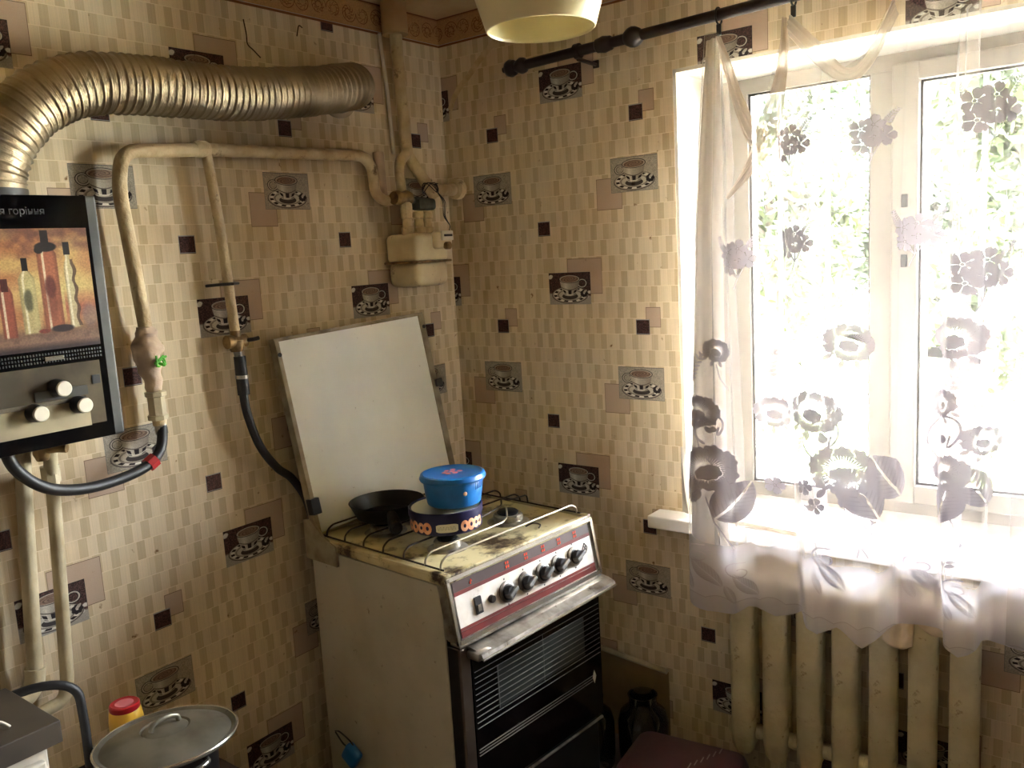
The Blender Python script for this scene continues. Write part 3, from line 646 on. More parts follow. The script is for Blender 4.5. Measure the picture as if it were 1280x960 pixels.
for k in range(6):
    for j in range(NC + (1 if k == 5 else 0)):
        f = j / NC; U = UE[k] + f * (UE[k + 1] - UE[k]); zt = float(np.interp(U, *zip(*ZT))); zb = float(np.interp(U, *zip(*ZB))); ph = PI * (k + f); sn = math.sin(ph)
        col = []
        for i in range(NR + 1):
            t = i / NR; z = zb + (zt - zb) * t; y = yl(k, z) + f * (yl(k + 1, z) - yl(k, z))
            dep = min(1, max(.0, (2.12 - z) / .5)); dep = .35 + .65 * dep
            x = -.124 - .030 * (dep - .35) / .65 - .030 * dep * math.tanh(2.6 * sn) / math.tanh(2.6) + .0035 * math.sin(U * 95 + z * 1.7) * dep + .003 * math.sin(z * 5 + U * 31)
            y += .0085 * math.sin(2 * ph) * dep + .004 * math.sin(z * 3.1 + U * 17)
            if zt < 2.10: x -= .004
            col.append((bm.verts.new((x, y, z)), U / LU, (z - LZ0) / (LZ1 - LZ0)))
        cols.append(col)
for a, b in zip(cols, cols[1:]):
    for i in range(NR):
        q = (a[i], b[i], b[i + 1], a[i + 1]); f = bm.faces.new([v[0] for v in q])
        for l, v in zip(f.loops, q): l[uvl].uv = (v[1], v[2])
o = obj('cloth', bm, SHEER, cur, 'all')
def doubled(k, f0, f1, dx, m):
    bm = bmesh.new(); cols = []
    for j in range(15):
        f = f0 + (f1 - f0) * j / 14; U = UE[k] + f * (UE[k + 1] - UE[k]); zt = float(np.interp(U, *zip(*ZT))) - .012; zb = float(np.interp(U, *zip(*ZB))) + .012; col = []
        for i in range(61):
            z = zb + (zt - zb) * i / 60; dep = .35 + .65 * min(1, max(0., (2.12 - z) / .5)); y = yl(k, z) + f * (yl(k + 1, z) - yl(k, z)) + .0085 * math.sin(2 * PI * (k + f)) * dep
            col.append(bm.verts.new((-.118 - .030 * (dep - .35) / .65 - .030 * dep + dx * dep + .003 * math.sin(j * .9 + z * 2), y, z)))
        cols.append(col)
    for a, b in zip(cols, cols[1:]):
        for i in range(60): bm.faces.new((a[i], b[i], b[i + 1], a[i + 1]))
    return obj('doubled_fold', bm, m, cur, 'all')
THIN = cloth_mat('sheer_second_layer', .30, False)
GATH = cloth_mat('sheer_gathered', .96, False, (206, 196, 184), .016, .04); doubled(0, .02, .62, .030, GATH); doubled(0, .45, .97, .022, THIN); doubled(2, .01, .36, .028, THIN); doubled(4, .02, .45, .028, THIN); doubled(5, .3, .98, .03, THIN)
def ribbon(name, Lp, Rp, x0, m, dip=.012, fold=2.5):
    Lc = catmull([(0, y, z) for y, z in Lp], 8); Rc = catmull([(0, y, z) for y, z in Rp], 8); bm = bmesh.new(); rows = []
    for i, (a, b) in enumerate(zip(Lc, Rc)):
        rows.append([bm.verts.new(a.lerp(b, j / 10) + Vector((x0 - dip * math.sin(PI * j / 10) + .004 * math.cos(j * fold + i * .12), 0, 0))) for j in range(11)])
    for a, b in zip(rows, rows[1:]):
        for j in range(10): bm.faces.new((a[j], a[j + 1], b[j + 1], b[j]))
    return obj(name, bm, m, cur, 'all')
ribbon('sagging_header', [[-1.06, 2.10], [-1.075, 2.03], [-1.099, 1.935], [-1.133, 1.844], [-1.168, 1.807]], [[-1.07, 2.10], [-1.098, 2.03], [-1.125, 1.955], [-1.16, 1.879], [-1.195, 1.855]], -.160, SHEER2)
ribbon('sagging_header', [[-1.230, 2.11], [-1.222, 2.04], [-1.202, 1.957], [-1.164, 1.869], [-1.139, 1.795], [-1.082, 1.707]], [[-1.240, 2.11], [-1.243, 2.04], [-1.237, 1.953], [-1.221, 1.861], [-1.184, 1.79], [-1.088, 1.702]], -.168, SHEER2)
ribbon('sagging_header', [[-1.240, 2.07], [-1.311, 1.986], [-1.375, 1.94], [-1.428, 1.966], [-1.487, 2.067]], [[-1.245, 2.118], [-1.321, 2.035], [-1.375, 1.975], [-1.419, 1.999], [-1.478, 2.110]], -.160, cloth_mat('sheer_bundle_thin', .50, False, (206, 190, 174), .05))

# rags drying on the radiator
RG = thing('cleaning_rag', 'beige crumpled rag hanging over the radiator below the curtain', 'rag')
def cloth_piece(name, outline_top, outline_bot, x0, m, par, amp=.012, n=18):
    bm = bmesh.new(); rows = []; A_ = catmull([(0, *p) for p in outline_top], 8); Bc = catmull([(0, *p) for p in outline_bot], 8); k = min(len(A_), len(Bc))
    for i in range(k):
        a, b = A_[i], Bc[i]; rows.append([bm.verts.new(a.lerp(b, j / n) + Vector((x0 + amp * math.sin(i * .75 + j * .1) + .5 * amp * math.sin(j * .9 + i * .3), 0, 0))) for j in range(n + 1)])
    for a, b in zip(rows, rows[1:]):
        for j in range(n): bm.faces.new((a[j], a[j + 1], b[j + 1], b[j]))
    o = obj(name, bm, m, par, 'all'); md = o.modifiers.new('thick', 'SOLIDIFY'); md.thickness = .003; return o
cloth_piece('fold', [(-1.475, .69), (-1.50, .70), (-1.53, .69)], [(-1.448, .585), (-1.485, .567), (-1.520, .578)], -.1165, M['rag'], RG, .0035)
cloth_piece('fold', [(-1.53, .695), (-1.555, .70), (-1.585, .69)], [(-1.520, .662), (-1.55, .625), (-1.590, .618)], -.116, M['rag'], RG, .0035)
g_ = cloth_piece('cleaning_rag', [(-1.30, .66), (-1.325, .665), (-1.35, .66)], [(-1.305, .615), (-1.325, .595), (-1.345, .618)], -.112, M['rag2'], None, .002)
tag(g_, 'small dark reddish rag wedged behind the hem between two radiator ribs', 'rag')

# ------------------------------------------------------------------ radiator
rad = thing('radiator', 'cream painted cast iron column radiator under the window', 'radiator', (0, 0, 0))
def rad_section():
    bm = bmesh.new(); y = 0
    def col(x, w, d, z0, z1):
        n = 10; rings = []
        prof = [(0, z0), (.55, z0 + .004), (.85, z0 + .018), (1, z0 + .05), (1, z1 - .05), (.85, z1 - .018), (.55, z1 - .004), (0, z1)]
        rings = []
        for s, z in prof:
            s = max(s, .02); rings.append([bm.verts.new((x + d * s * math.copysign(abs(math.cos(a)) ** .7, math.cos(a)), w * s * math.copysign(abs(math.sin(a)) ** .7, math.sin(a)), z)) for a in np.linspace(0, 2 * PI, 17)[:-1]])
        for a, b in zip(rings, rings[1:]):
            for k in range(16): bm.faces.new((a[k], a[(k + 1) % 16], b[(k + 1) % 16], b[k]))
    col(-.082, .034, .025, .135, .700); col(-.034, .026, .020, .135, .700)
    for z in (.20, .655): box(bm, (-.095, -.028, z - .03), (-.030, .028, z + .03), .010); tube(bm, [(-.062, -.047, z), (-.062, .047, z)], .022, 14)
    return bm
RS = obj('rib', rad_section(), M['rad'], rad, True); RS.location = (-.004, -1.068, 0)
for k in range(1, 7):
    c = RS.copy(); COL.objects.link(c); c.parent = rad; c.location = (-.004, -1.068 - .0945 * k, 0)
obj('inlet_pipe', T(fillet([(-.066, -1.68, .655), (-.066, -1.80, .650), (-.05, -1.86, .645), (-.05, -1.95, .64), (-.05, -1.95, .0)], .03), .013, 12), M['rad'], rad, True)
obj('coupling', T([(-.066, -1.685, .655), (-.066, -1.735, .655)], .021, 8), M['grey_side'], rad, True)
for y in (-1.16, -1.58): obj('foot', B((-.095, y - .015, 0), (-.04, y + .015, .15), .004), M['rad'], rad)

# ------------------------------------------------------------------ gas riser in the corner
ris = thing('gas_riser_pipe', 'thick cream painted gas riser pipe coming down from the ceiling in the corner', 'pipe')
obj('riser', T(fillet([(-.250, -.045, ZC), (-.244, -.045, 2.15), (-.236, -.045, 1.925), (-.196, -.055, 1.868), (-.140, -.065, 1.795)], .03), .019, 16), M['pipe'], ris, True)
obj('side_outlet', T([(-.150, -.062, 1.812), (-.09, -.058, 1.817), (-.002, -.055, 1.822)], .020, 16), M['pipe'], ris, True)
obj('wall_cap', L([(.0, -.0), (.030, 0), (.034, .006), (.034, .028), (.024, .036), (0, .036)], 24, Matrix.Translation((-.001, -.055, 1.822)) @ Matrix.Rotation(-PI / 2, 4, 'Y')), M['pipe'], ris, True)
obj('loop', T(fillet([(-.240, -.050, 1.935), (-.262, -.058, 1.918), (-.292, -.064, 1.900), (-.302, -.070, 1.85), (-.304, -.078, 1.775)], .03), .016, 14), M['pipe'], ris, True)
obj('sleeve', L([(.021, 0), (.040, .0), (.040, .10), (.021, .10)], 24, Matrix.Translation((-.25, -.045, 2.285))), M['ceil'], ris, True)
obj('old_pipe_stub', T([(-.338, -.020, 1.93), (-.336, -.022, 1.80)], [.017, .017], 14), M['putty'], ris, True)
obj('caulk_line', T([(-.285, -.012, 2.29), (-.268, -.012, 2.1), (-.262, -.012, 1.93)], .006, 8), M['white_pl'], ris, True)
bm = bmesh.new(); rr = random.Random(2)
for q in range(5):
    a0 = rr.uniform(0, 6); pts = [Vector((-.172 + .026 * math.cos(a0 + t * 5) , -.075 + .026 * math.sin(a0 + t * 5), 1.82 + .016 * math.sin(t * 9 + q))) for t in np.linspace(0, 1.4, 18)]; tube(bm, pts, .0014, 6)
for q in range(3): tube(bm, catmull([(-.165, -.095, 1.81), (-.150 + q * .006, -.105, 1.775), (-.155 + q * .004, -.11, 1.73), (-.135, -.115, 1.70), (-.142, -.118, 1.682)]), .0014, 6)
obj('seal_wire', bm, M['dark'], ris, True)

# gas meter
gm = thing('gas_meter', 'small cream box-shaped gas meter with seam hanging in the corner', 'gas meter', (-.262, -.105, 0))
def rbox(lo, hi, bev, seg=4):
    bm = bmesh.new(); box(bm, lo, hi); es = list(bm.edges); bmesh.ops.bevel(bm, geom=es, offset=bev, segments=seg, affect='EDGES', profile=.5); return bm
obj('lower_case', rbox((-.072, -.045, 1.512), (.074, .090, 1.592), .024), M['meter'], gm, True)
obj('upper_case', rbox((-.075, -.047, 1.586), (.076, .090, 1.676), .018), M['meter'], gm, True)
obj('seam_flange', rbox((-.080, -.052, 1.584), (.080, .094, 1.592), .003, 2), M['brass'], gm, True)
obj('counter_housing', rbox((-.002, -.070, 1.625), (.070, -.040, 1.680), .010), M['meter'], gm, True)
obj('counter_window', B((.014, -.077, 1.650), (.066, -.067, 1.680), .003), M['cream'], gm); obj('digit_strip', B((.022, -.0795, 1.662), (.058, -.0765, 1.669)), M['dark'], gm)
obj('index_plug', L([(0, 0), (.012, 0), (.012, .016), (0, .016)], 16, Matrix.Translation((.036, -.068, 1.634)) @ RX90), M['brass'], gm, True)
for x, z1, nm in ((-.048, 1.775, 'inlet'), (.004, 1.745, 'outlet'), (.042, 1.745, 'outlet')):
    pr = [(0, 1.670), (.021, 1.670), (.021, 1.695), (.016, 1.697), (.0145, 1.722), (.019, 1.724), (.019, z1 - .008), (.015, z1), (0, z1)]
    obj(nm, L(pr, 8 if nm == 'inlet' else 20, Matrix.Translation((x, .01, 0))), M['pipe'], gm, True)
obj('shutoff_valve', L([(0, -.035), (.020, -.035), (.024, -.02), (.018, 0), (.024, .02), (.020, .035), (0, .035)], 20, Matrix.Translation((-.062, .012, 1.785)) @ Matrix.Rotation(PI / 2, 4, 'Y')), M['brass'], gm, True)
bm = B((-.015, -.018, 1.748), (.064, .026, 1.784), .010); tube(bm, [(-.045, .01, 1.780), (.06, .01, 1.774)], .013, 12); obj('valve_body', bm, mat('dirty_teal_metal', (84, 88, 76), .6, .3, var_rgb=(60, 56, 46), scale=30), gm, True)

# long gas pipe along the left wall with its branch
gp = thing('gas_pipe', 'long cream gas pipe running along the left wall and down beside the water heater', 'pipe')
Yp = -.045
obj('main_run', T(fillet([(-.330, -.075, 1.784), (-.365, -.060, 1.778), (-.387, Yp, 1.80), (-.395, Yp, 1.885), (-.430, Yp, 1.912), (-.955, Yp, 1.900), (-1.185, Yp, 1.884), (-1.203, Yp, 1.80), (-1.178, Yp, 1.46)], .045), .0165, 16), M['pipe'], gp, True)
obj('branch_pipe', T([(-.962, Yp, 1.895), (-.945, Yp, 1.70), (-.933, Yp, 1.430)], .013, 14), M['pipe'], gp, True)
obj('weld', L([(.0, -.02), (.0165, -.02), (.021, -.01), (.021, .01), (.0165, .02), (0, .02)], 16, Matrix.Translation((-.975, Yp, 1.900)) @ Matrix.Rotation(PI / 2, 4, 'Y')), M['pipe'], gp, True)
obj('pipe_bracket', T([(-.975, -.002, 1.560), (-.965, -.05, 1.562), (-.938, -.065, 1.562), (-.912, -.05, 1.562), (-.900, -.002, 1.562)], .004, 8), M['dark'], gp, True)
bm = L([(0, 0), (.016, 0), (.020, .01), (.020, .03), (.014, .035), (.014, .055), (.0, .055)], 18, Matrix.Translation((-.933, Yp, 1.385))); tube(bm, [(-.962, Yp, 1.412), (-.905, Yp, 1.412)], .018, 14)
vb = obj('branch_valve', bm, M['brass'], gp, True); obj('valve_handle', T([(-.910, Yp - .01, 1.412), (-.900, Yp - .03, 1.414), (-.885, Yp - .032, 1.416)], .0055, 8), M['dark'], vb, True)
obj('nipple', T([(-.933, Yp, 1.39), (-.931, -.050, 1.355)], .011, 10), M['chrome'], gp, True)
bm = T(catmull([(-1.182, Yp, 1.475), (-1.180, Yp, 1.44), (-1.186, Yp - .004, 1.405), (-1.180, Yp, 1.365), (-1.174, Yp, 1.32)]), [.018, .020, .023, .026, .025, .024, .026, .029, .032, .034, .036, .037, .038, .036, .034, .032, .030, .030, .029, .029, .029, .028, .027, .026, .025, .024, .023, .022, .021, .020, .020, .019, .018][:33], 14)
for v in bm.verts: v.co += Vector((math.sin(v.co.z * 160), 0, math.cos(v.co.x * 210))) * .0025
jw = obj('wrapped_joint', bm, M['putty'], gp, True)
bm = bmesh.new(); rr = random.Random(4)
for q in range(7): tube(bm, catmull([(-1.182, -.078, 1.392), (-1.178 + rr.uniform(-.012, .014), -.088, 1.392 + rr.uniform(-.012, .012)), (-1.174 + rr.uniform(-.018, .018), -.086, 1.392 + rr.uniform(-.016, .018))]), .0028, 6)
obj('green_string', bm, M['green'], jw, True)
obj('lower_pipe', T([(-1.176, Yp, 1.33), (-1.172, Yp, 1.235)], .0165, 14), M['pipe'], gp, True)
obj('coupling_nut', L([(.0165, -.036), (.025, -.034), (.025, -.024), (.021, -.022), (.021, .022), (.026, .024), (.026, .034), (.0165, .036)], 8, Matrix.Translation((-1.174, Yp, 1.283))), M['pipe2'], gp, True)

h1 = thing('gas_hose', 'black rubber gas hose sagging under the water heater with a red clamp', 'hose')
obj('hose', T(catmull([(-1.172, Yp, 1.245), (-1.172, -.052, 1.222), (-1.190, -.065, 1.180), (-1.232, -.078, 1.152), (-1.31, -.09, 1.138), (-1.41, -.11, 1.142), (-1.49, -.12, 1.168), (-1.545, -.125, 1.225), (-1.56, -.125, 1.29)], 8), .0125, 14), M['black_rub'], h1, True)
obj('metal_ferrule', T([(-1.172, Yp, 1.252), (-1.171, -.048, 1.213)], .015, 12), M['chrome'], h1, True)
obj('red_clamp', L([(.0125, -.011), (.0185, -.011), (.0185, .011), (.0125, .011)], 8, Matrix.Translation((-1.222, -.075, 1.156)) @ Matrix.Rotation(1.05, 4, 'Y')), M['red'], h1)
h2 = thing('stove_gas_hose', 'black rubber gas hose dropping from the wall valve behind the stove lid', 'hose')
obj('hose', T(catmull([(-.931, -.052, 1.32), (-.934, -.055, 1.26), (-.925, -.055, 1.20), (-.895, -.050, 1.12), (-.845, -.045, 1.050), (-.79, -.040, 1.0), (-.74, -.035, .90), (-.72, -.03, .70)], 8), .0115, 12), M['black_rub'], h2, True)
obj('taped_end', T([(-.931, -.050, 1.372), (-.932, -.053, 1.27)], .016, 12), M['black_rub'], h2, True); obj('steel_collar', T([(-.9315, -.052, 1.322), (-.9318, -.052, 1.313)], .0175, 12), M['chrome'], h2, True)

# ------------------------------------------------------------------ water heater and its duct
HX1, HX0, HZ0, HZ1, HY = -1.352, -1.79, 1.266, 1.765, -.22
wh = thing('gas_water_heater', 'black gas water heater with a picture of bottles and three silver knobs on the wall', 'water heater')
obj('casing', B((HX0, HY + .02, HZ0 + .01), (HX1 - .004, 0, HZ1 - .005), .008), M['grey_side'], wh, True)
obj('front_frame', B((HX0, HY, HZ0), (HX1, HY + .022, HZ1), .005), M['grey_side'], wh)
obj('front_glass', B((HX0 + .02, HY - .004, HZ0 + .002), (HX1 - .024, HY + .001, HZ1 - .001)), M['black_gl'], wh)
def plane_xz(name, x0, x1, z0, z1, y, m, par):
    bm = bmesh.new(); uvl = bm.loops.layers.uv.new('UVMap'); vs_ = [bm.verts.new(q) for q in ((x0, y, z0), (x1, y, z0), (x1, y, z1), (x0, y, z1))]; f = bm.faces.new(vs_)
    for l, q in zip(f.loops, ((0, 0), (1, 0), (1, 1), (0, 1))): l[uvl].uv = q
    for i, j in ((0, 1), (1, 2), (2, 3), (3, 0)):
        a, b = vs_[i], vs_[j]; c, d = bm.verts.new(b.co + Vector((0, .001, 0))), bm.verts.new(a.co + Vector((0, .001, 0))); bm.faces.new((a, d, c, b))
    return obj(name, bm, m, par)
plane_xz('bottle_picture', -1.66, HX1 - .032, 1.462, 1.700, HY - .0055, PICT, wh)
obj('control_panel', B((HX0 + .02, HY - .0065, 1.300), (HX1 - .040, HY - .003, 1.430)), mat('mirror_grey_panel', (92, 84, 72), .22, .35, var_rgb=(120, 108, 88), scale=9), wh)
obj('brushed_plate', B((HX0 + .02, HY - .0085, 1.298), (-1.425, HY - .004, 1.355)), mat('brushed_pale_plate', (168, 156, 128), .35, .4, var_rgb=(130, 122, 104), scale=7), wh)
obj('chrome_strip', B((HX0 + .02, HY - .0105, 1.352), (-1.430, HY - .006, 1.361)), M['chrome2'], wh)
obj('ornament_plate', B((-1.53, HY - .0105, 1.363), (-1.425, HY - .006, 1.382)), M['grey_side'], wh)
bm = bmesh.new()
for r in range(3):
    for c in range(48): box(bm, (-1.66 + c * .0058, HY - .0062, 1.437 + r * .0075), (-1.6575 + c * .0058, HY - .004, 1.441 + r * .0075))
gr = obj('vent_slots', bm, M['grey_side'], wh); gr['kind'] = 'stuff'
obj('maker_plate', B((-1.500, HY - .0085, 1.440), (-1.463, HY - .005, 1.449), .001), M['chrome2'], wh)
obj('indicator_window', B((-1.412, HY - .0085, 1.382), (-1.396, HY - .005, 1.400)), M['dark'], wh)
for i, (x, z) in enumerate(((-1.485, 1.385), (-1.448, 1.345), (-1.535, 1.343))):
    kb = obj('control_knob', L([(0, 0), (.0185, 0), (.018, .006), (.016, .028), (.0155, .030), (0, .030)], 28, Matrix.Translation((x, HY - .006, z)) @ RX90), M['dark'], wh, True)
    obj('knob_cap', L([(0, .0), (.015, 0), (.0155, .003), (.0135, .0055), (0, .0055)], 28, Matrix.Translation((x, HY - .036, z)) @ RX90), M['satin'], kb, True)
text('lettering', 'Модуляція горіння', .0190, M['grey_side'], wh, Matrix.Translation((-1.546, HY - .0048, 1.727)) @ RX90)
obj('outlet_elbow', L([(0, 0), (.075, 0), (.075, .02), (.0, .02)], 30, Matrix.Translation((-1.52, -.12, HZ1 - .004))), M['grey_side'], wh, True)
bm = L([(0, -.06), (.012, -.06), (.018, -.045), (.018, -.02), (.024, -.018), (.024, .0), (0, 0)], 14, Matrix.Translation((-1.470, -.085, HZ0 + .012))); tube(bm, [(-1.470, -.085, 1.240), (-1.450, -.115, 1.244), (-1.437, -.130, 1.242)], .010, 10)
obj('water_valve', bm, M['brass'], wh, True)

du = thing('flue_duct', 'corrugated aluminium flue duct bending from the heater into the wall', 'duct')
path = catmull([(-1.512, -.12, 1.775), (-1.503, -.12, 1.83), (-1.465, -.125, 1.90), (-1.395, -.13, 1.965), (-1.30, -.135, 2.005), (-1.18, -.14, 2.016), (-1.05, -.145, 2.018), (-.93, -.145, 2.023), (-.80, -.145, 2.038), (-.66, -.14, 2.060), (-.555, -.13, 2.082), (-.50, -.105, 2.095), (-.475, -.06, 2.10), (-.470, -.0, 2.10)], 24)
Ls = [0.]
for a, b in zip(path, path[1:]): Ls.append(Ls[-1] + (b - a).length)
N = 620; tot = Ls[-1]; P2 = []
for i in range(N):
    s = tot * i / (N - 1); j = min(len(Ls) - 2, int(np.searchsorted(Ls, s)) - 1 if s > 0 else 0); j = max(j, 0); t = (s - Ls[j]) / max(1e-9, Ls[j + 1] - Ls[j]); P2.append(path[j].lerp(path[j + 1], t))
def dr_(i):
    s = tot * i / (N - 1); big = (s / .019) % 1; r = .0635 + (.0032 if big < .16 else 0) + .0009 * math.sin(s / .0045 * 2 * PI) - .004 * (s / tot); return r
obj('corrugated_tube', T(P2, dr_, 44), M['duct'], du, 'all')
obj('wall_collar', L([(.060, 0), (.078, 0), (.078, .004), (.060, .006)], 36, Matrix.Translation((-.470, -.001, 2.10)) @ RX90), M['duct'], du, True)

# cold and hot pipes under the heater
wp = thing('water_pipe', 'thicker cream water pipe dropping from the heater, left of the two', 'pipe', group='water pipes below the heater')
obj('pipe', T(fillet([(-1.495, -.06, 1.27), (-1.500, -.05, 1.18), (-1.520, -.045, .90), (-1.532, -.045, .74), (-1.56, -.045, .70), (-1.66, -.045, .70)], .04), .0165, 14), M['pipe2'], wp, True)
obj('elbow', T(catmull([(-1.531, -.045, .76), (-1.536, -.045, .728), (-1.556, -.045, .705), (-1.59, -.045, .699)]), .021, 14), M['pipe2'], wp, True)
wp2 = thing('water_pipe', 'thinner cream water pipe right of the pair below the heater', 'pipe', group='water pipes below the heater')
obj('pipe', T(fillet([(-1.452, -.085, 1.255), (-1.442, -.05, 1.16), (-1.455, -.045, .9), (-1.468, -.045, .70), (-1.48, -.045, .66), (-1.60, -.045, .645)], .03), .0145, 14), M['pipe2'], wp2, True)
obj('threaded_joint', L([(.0145, -.02), (.021, -.018), (.021, .018), (.0145, .02)], 8, Matrix.Translation((-1.444, -.052, 1.178))), M['pipe2'], wp2, True)

# ------------------------------------------------------------------ stove
SA = math.atan2(-.046, .556); SW, SD = .558, .547
st = thing('gas_stove', 'old cream four-burner gas stove with raised lid and black glass oven door', 'stove', (-.852, -.657, 0), SA)
obj('side_panel', B((0, .018, .06), (.006, SD, .822), .002), M['enamel'], st); obj('side_panel', B((SW - .006, .018, .06), (SW, SD, .822), .002), M['enamel'], st)
obj('back_panel', B((.006, SD - .006, .06), (SW - .006, SD, .822)), M['enamel'], st)
obj('inner_body', B((.010, .035, .08), (SW - .010, SD - .01, .815)), M['black_mt'], st)
bm = bmesh.new(); box(bm, (-.006, -.004, .826), (SW + .006, SD, .850), .005); ct = obj('cooktop', bm, M['top'], st)
bm = bmesh.new()
for q in (((-.006, -.004, .848), (.012, SD, .856)), ((SW - .012, -.004, .848), (SW + .006, SD, .856)), ((-.006, SD - .012, .848), (SW + .006, SD, .858)), ((-.006, -.004, .848), (SW + .006, .014, .854))): box(bm, *q, .003)
obj('raised_rim', bm, M['top'], ct, True)
# control panel, leaning outwards at its foot
def fr(x, z, d=0.):            # point on the sloped fascia
    t = (.842 - z) / .15; return (x, -.002 - .028 * t - d, z)
def slab_f(name, x0, x1, z0, z1, d0, d1, m, par):
    bm = bmesh.new(); v = [bm.verts.new(fr(x, z, d)) for d in (d0, d1) for x, z in ((x0, z0), (x1, z0), (x1, z1), (x0, z1))]
    for f in ((0, 1, 2, 3), (7, 6, 5, 4), (0, 4, 5, 1), (1, 5, 6, 2), (2, 6, 7, 3), (3, 7, 4, 0)): bm.faces.new([v[i] for i in f])
    return obj(name, bm, m, par)
cp = obj('control_panel', B((0, .0, .690), (SW, .03, .842)), M['chrome'], st)
slab_f('fascia_frame', -.004, SW + .004, .690, .844, 0, -.035, M['chrome'], cp)
bm = bmesh.new()
for q in ((-.006, .002, .690, .846), (SW - .004, SW + .006, .690, .846), (-.006, SW + .006, .838, .848), (-.006, SW + .006, .688, .698)):
    v = [bm.verts.new(fr(x, z, d)) for d in (-.002, .006) for x, z in ((q[0], q[2]), (q[1], q[2]), (q[1], q[3]), (q[0], q[3]))]
    for f in ((0, 1, 2, 3), (7, 6, 5, 4), (0, 4, 5, 1), (1, 5, 6, 2), (2, 6, 7, 3), (3, 7, 4, 0)): bm.faces.new([v[i] for i in f])
obj('chrome_edging', bm, M['chrome2'], cp)
slab_f('white_strip', .012, SW - .014, .722, .802, 0, .0015, M['panel_w'], cp)
slab_f('brown_strip', .012, SW - .014, .802, .832, 0, .0015, M['panel_g'], cp); slab_f('red_strip', .012, SW - .014, .799, .808, 0, .0022, M['panel_r'], cp)
slab_f('red_strip', .012, SW - .014, .700, .714, 0, .0018, M['panel_r'], cp); slab_f('red_strip', .012, SW - .014, .716, .723, 0, .0018, M['panel_r'], cp)
slab_f('switch', .070, .092, .738, .778, 0, .006, M['dark'], cp)
slab_f('switch_rocker', .075, .087, .745, .760, 0, .009, M['chrome'], cp)
nrm = Matrix.Rotation(PI / 2 + math.atan2(.028, .15) * -1, 4, 'X')
obj('igniter_button', L([(0, 0), (.010, 0), (.010, .008), (.008, .011), (0, .011)], 16, Matrix.Translation(fr(.128, .757)) @ nrm), M['wire'], cp, True)
for i, x in enumerate((.183, .256, .325, .392, .461)):
    z = .757 + .002 * i
    kd = obj('control_knob', L([(0, 0), (.026, 0), (.026, .003), (.0235, .006), (.0235, .008), (.017, .010), (.0165, .020), (.014, .023), (0, .023)], 30, Matrix.Translation(fr(x, z, .001)) @ nrm), M['dark'], cp, True)
    obj('knob_ring', L([(.0215, .0), (.0265, .0), (.0265, .005), (.0215, .0065)], 30, Matrix.Translation(fr(x, z, .004)) @ nrm), M['chrome'], kd, True)
    bm = bmesh.new(); box(bm, (-.0055, -.019, .012), (.0055, .019, .033), .003); bmesh.ops.transform(bm, matrix=Matrix.Translation(fr(x, z)) @ nrm @ Matrix.Rotation(-1.15, 4, 'Z'), verts=bm.verts)
    obj('knob_grip', bm, mat('worn_grey_plastic', (104, 102, 98), .45) if i == 0 else bpy.data.materials['worn_grey_plastic'], kd)
    bm = bmesh.new()
    for dx, dz in ((-.004, .006), (.004, .006), (-.004, -.004), (.004, -.004)):
        if i == 4 and dz < 0 and False: continue
        v = fr(x + .02 + dx, .819 + dz, .0025); box(bm, (v[0] - .0022, v[1] - .0006, v[2] - .0034), (v[0] + .0022, v[1], v[2] + .0034))
    obj('burner_symbol', bm, M['orange'], cp)['kind'] = 'stuff'
    for dz in (-.032, .032):
        v = fr(x, z + dz, .002); obj('dial_mark', B((v[0] - .0018, v[1] - .0006, v[2] - .0022), (v[0] + .0018, v[1], v[2] + .0022)), M['dark'], cp)
v = fr(.072, .819, .0026); obj('igniter_symbol', prism(bmesh.new(), [(-.004, -.006), (.001, -.006), (0, 0), (.004, 0), (0, .007), (-.003, .007), (-.001, .001), (-.005, .001)], 0, .0006, Matrix.Translation(v) @ RX90), M['orange'], cp)
bm = bmesh.new(); rot = nrm
for a, b in (((-.011, .0), (0, .014)), ((0, .014), (.011, 0)), ((.011, 0), (0, -.014)), ((0, -.014), (-.011, 0)), ((-.004, .006), (.004, -.006)), ((-.004, -.006), (.004, .006))):
    tube(bm, [Vector((a[0], a[1], 0)), Vector((b[0], b[1], 0))], .0009, 4)
bmesh.ops.transform(bm, matrix=Matrix.Translation(fr(.514, .772, .0025)) @ nrm, verts=bm.verts); obj('maker_emblem', bm, M['dark'], cp)
# door
dz0, dz1 = .262, .672
door = obj('oven_door', B((.004, -.022, dz0), (SW - .002, .02, dz1), .003), M['black_mt'], st)
obj('door_side_strip', B((.004, -.027, dz0), (.036, .0, dz1), .002), mat('brown_grey_strip', (92, 80, 70), .45, .3, var_rgb=(66, 54, 46), scale=12), door)
obj('door_glass', B((.040, -.028, dz0 + .004), (SW - .004, -.020, dz1 - .006), .001), M['black_gl'], door)
obj('viewing_window', B((.122, -.0292, .472), (.478, -.027, .584)), M['oven_win'], door)
bm = bmesh.new()
for k in range(11):
    z = .600 - k * .0148; box(bm, (.044, -.0300, z - .0006), (SW - .010, -.0288, z + .0006))
box(bm, (.125, -.0300, .472), (.1262, -.0290, .584)); box(bm, (.30, -.0300, .47), (.3008, -.0290, .60))
obj('printed_lines', bm, M['grey_line'], door)
bm = bmesh.new()
for z in (.380, .388, .396): box(bm, (.044, -.0300, z - .0009), (.508, -.0288, z + .0009))
obj('printed_lines', bm, M['grey_line'], door)
obj('diamond_mark', prism(bmesh.new(), [(-.008, 0), (0, -.020), (.008, 0), (0, .020)], 0, .001, Matrix.Translation((.516, -.0285, .390)) @ RX90), mat('bright_print', (196, 194, 190), .4), door)
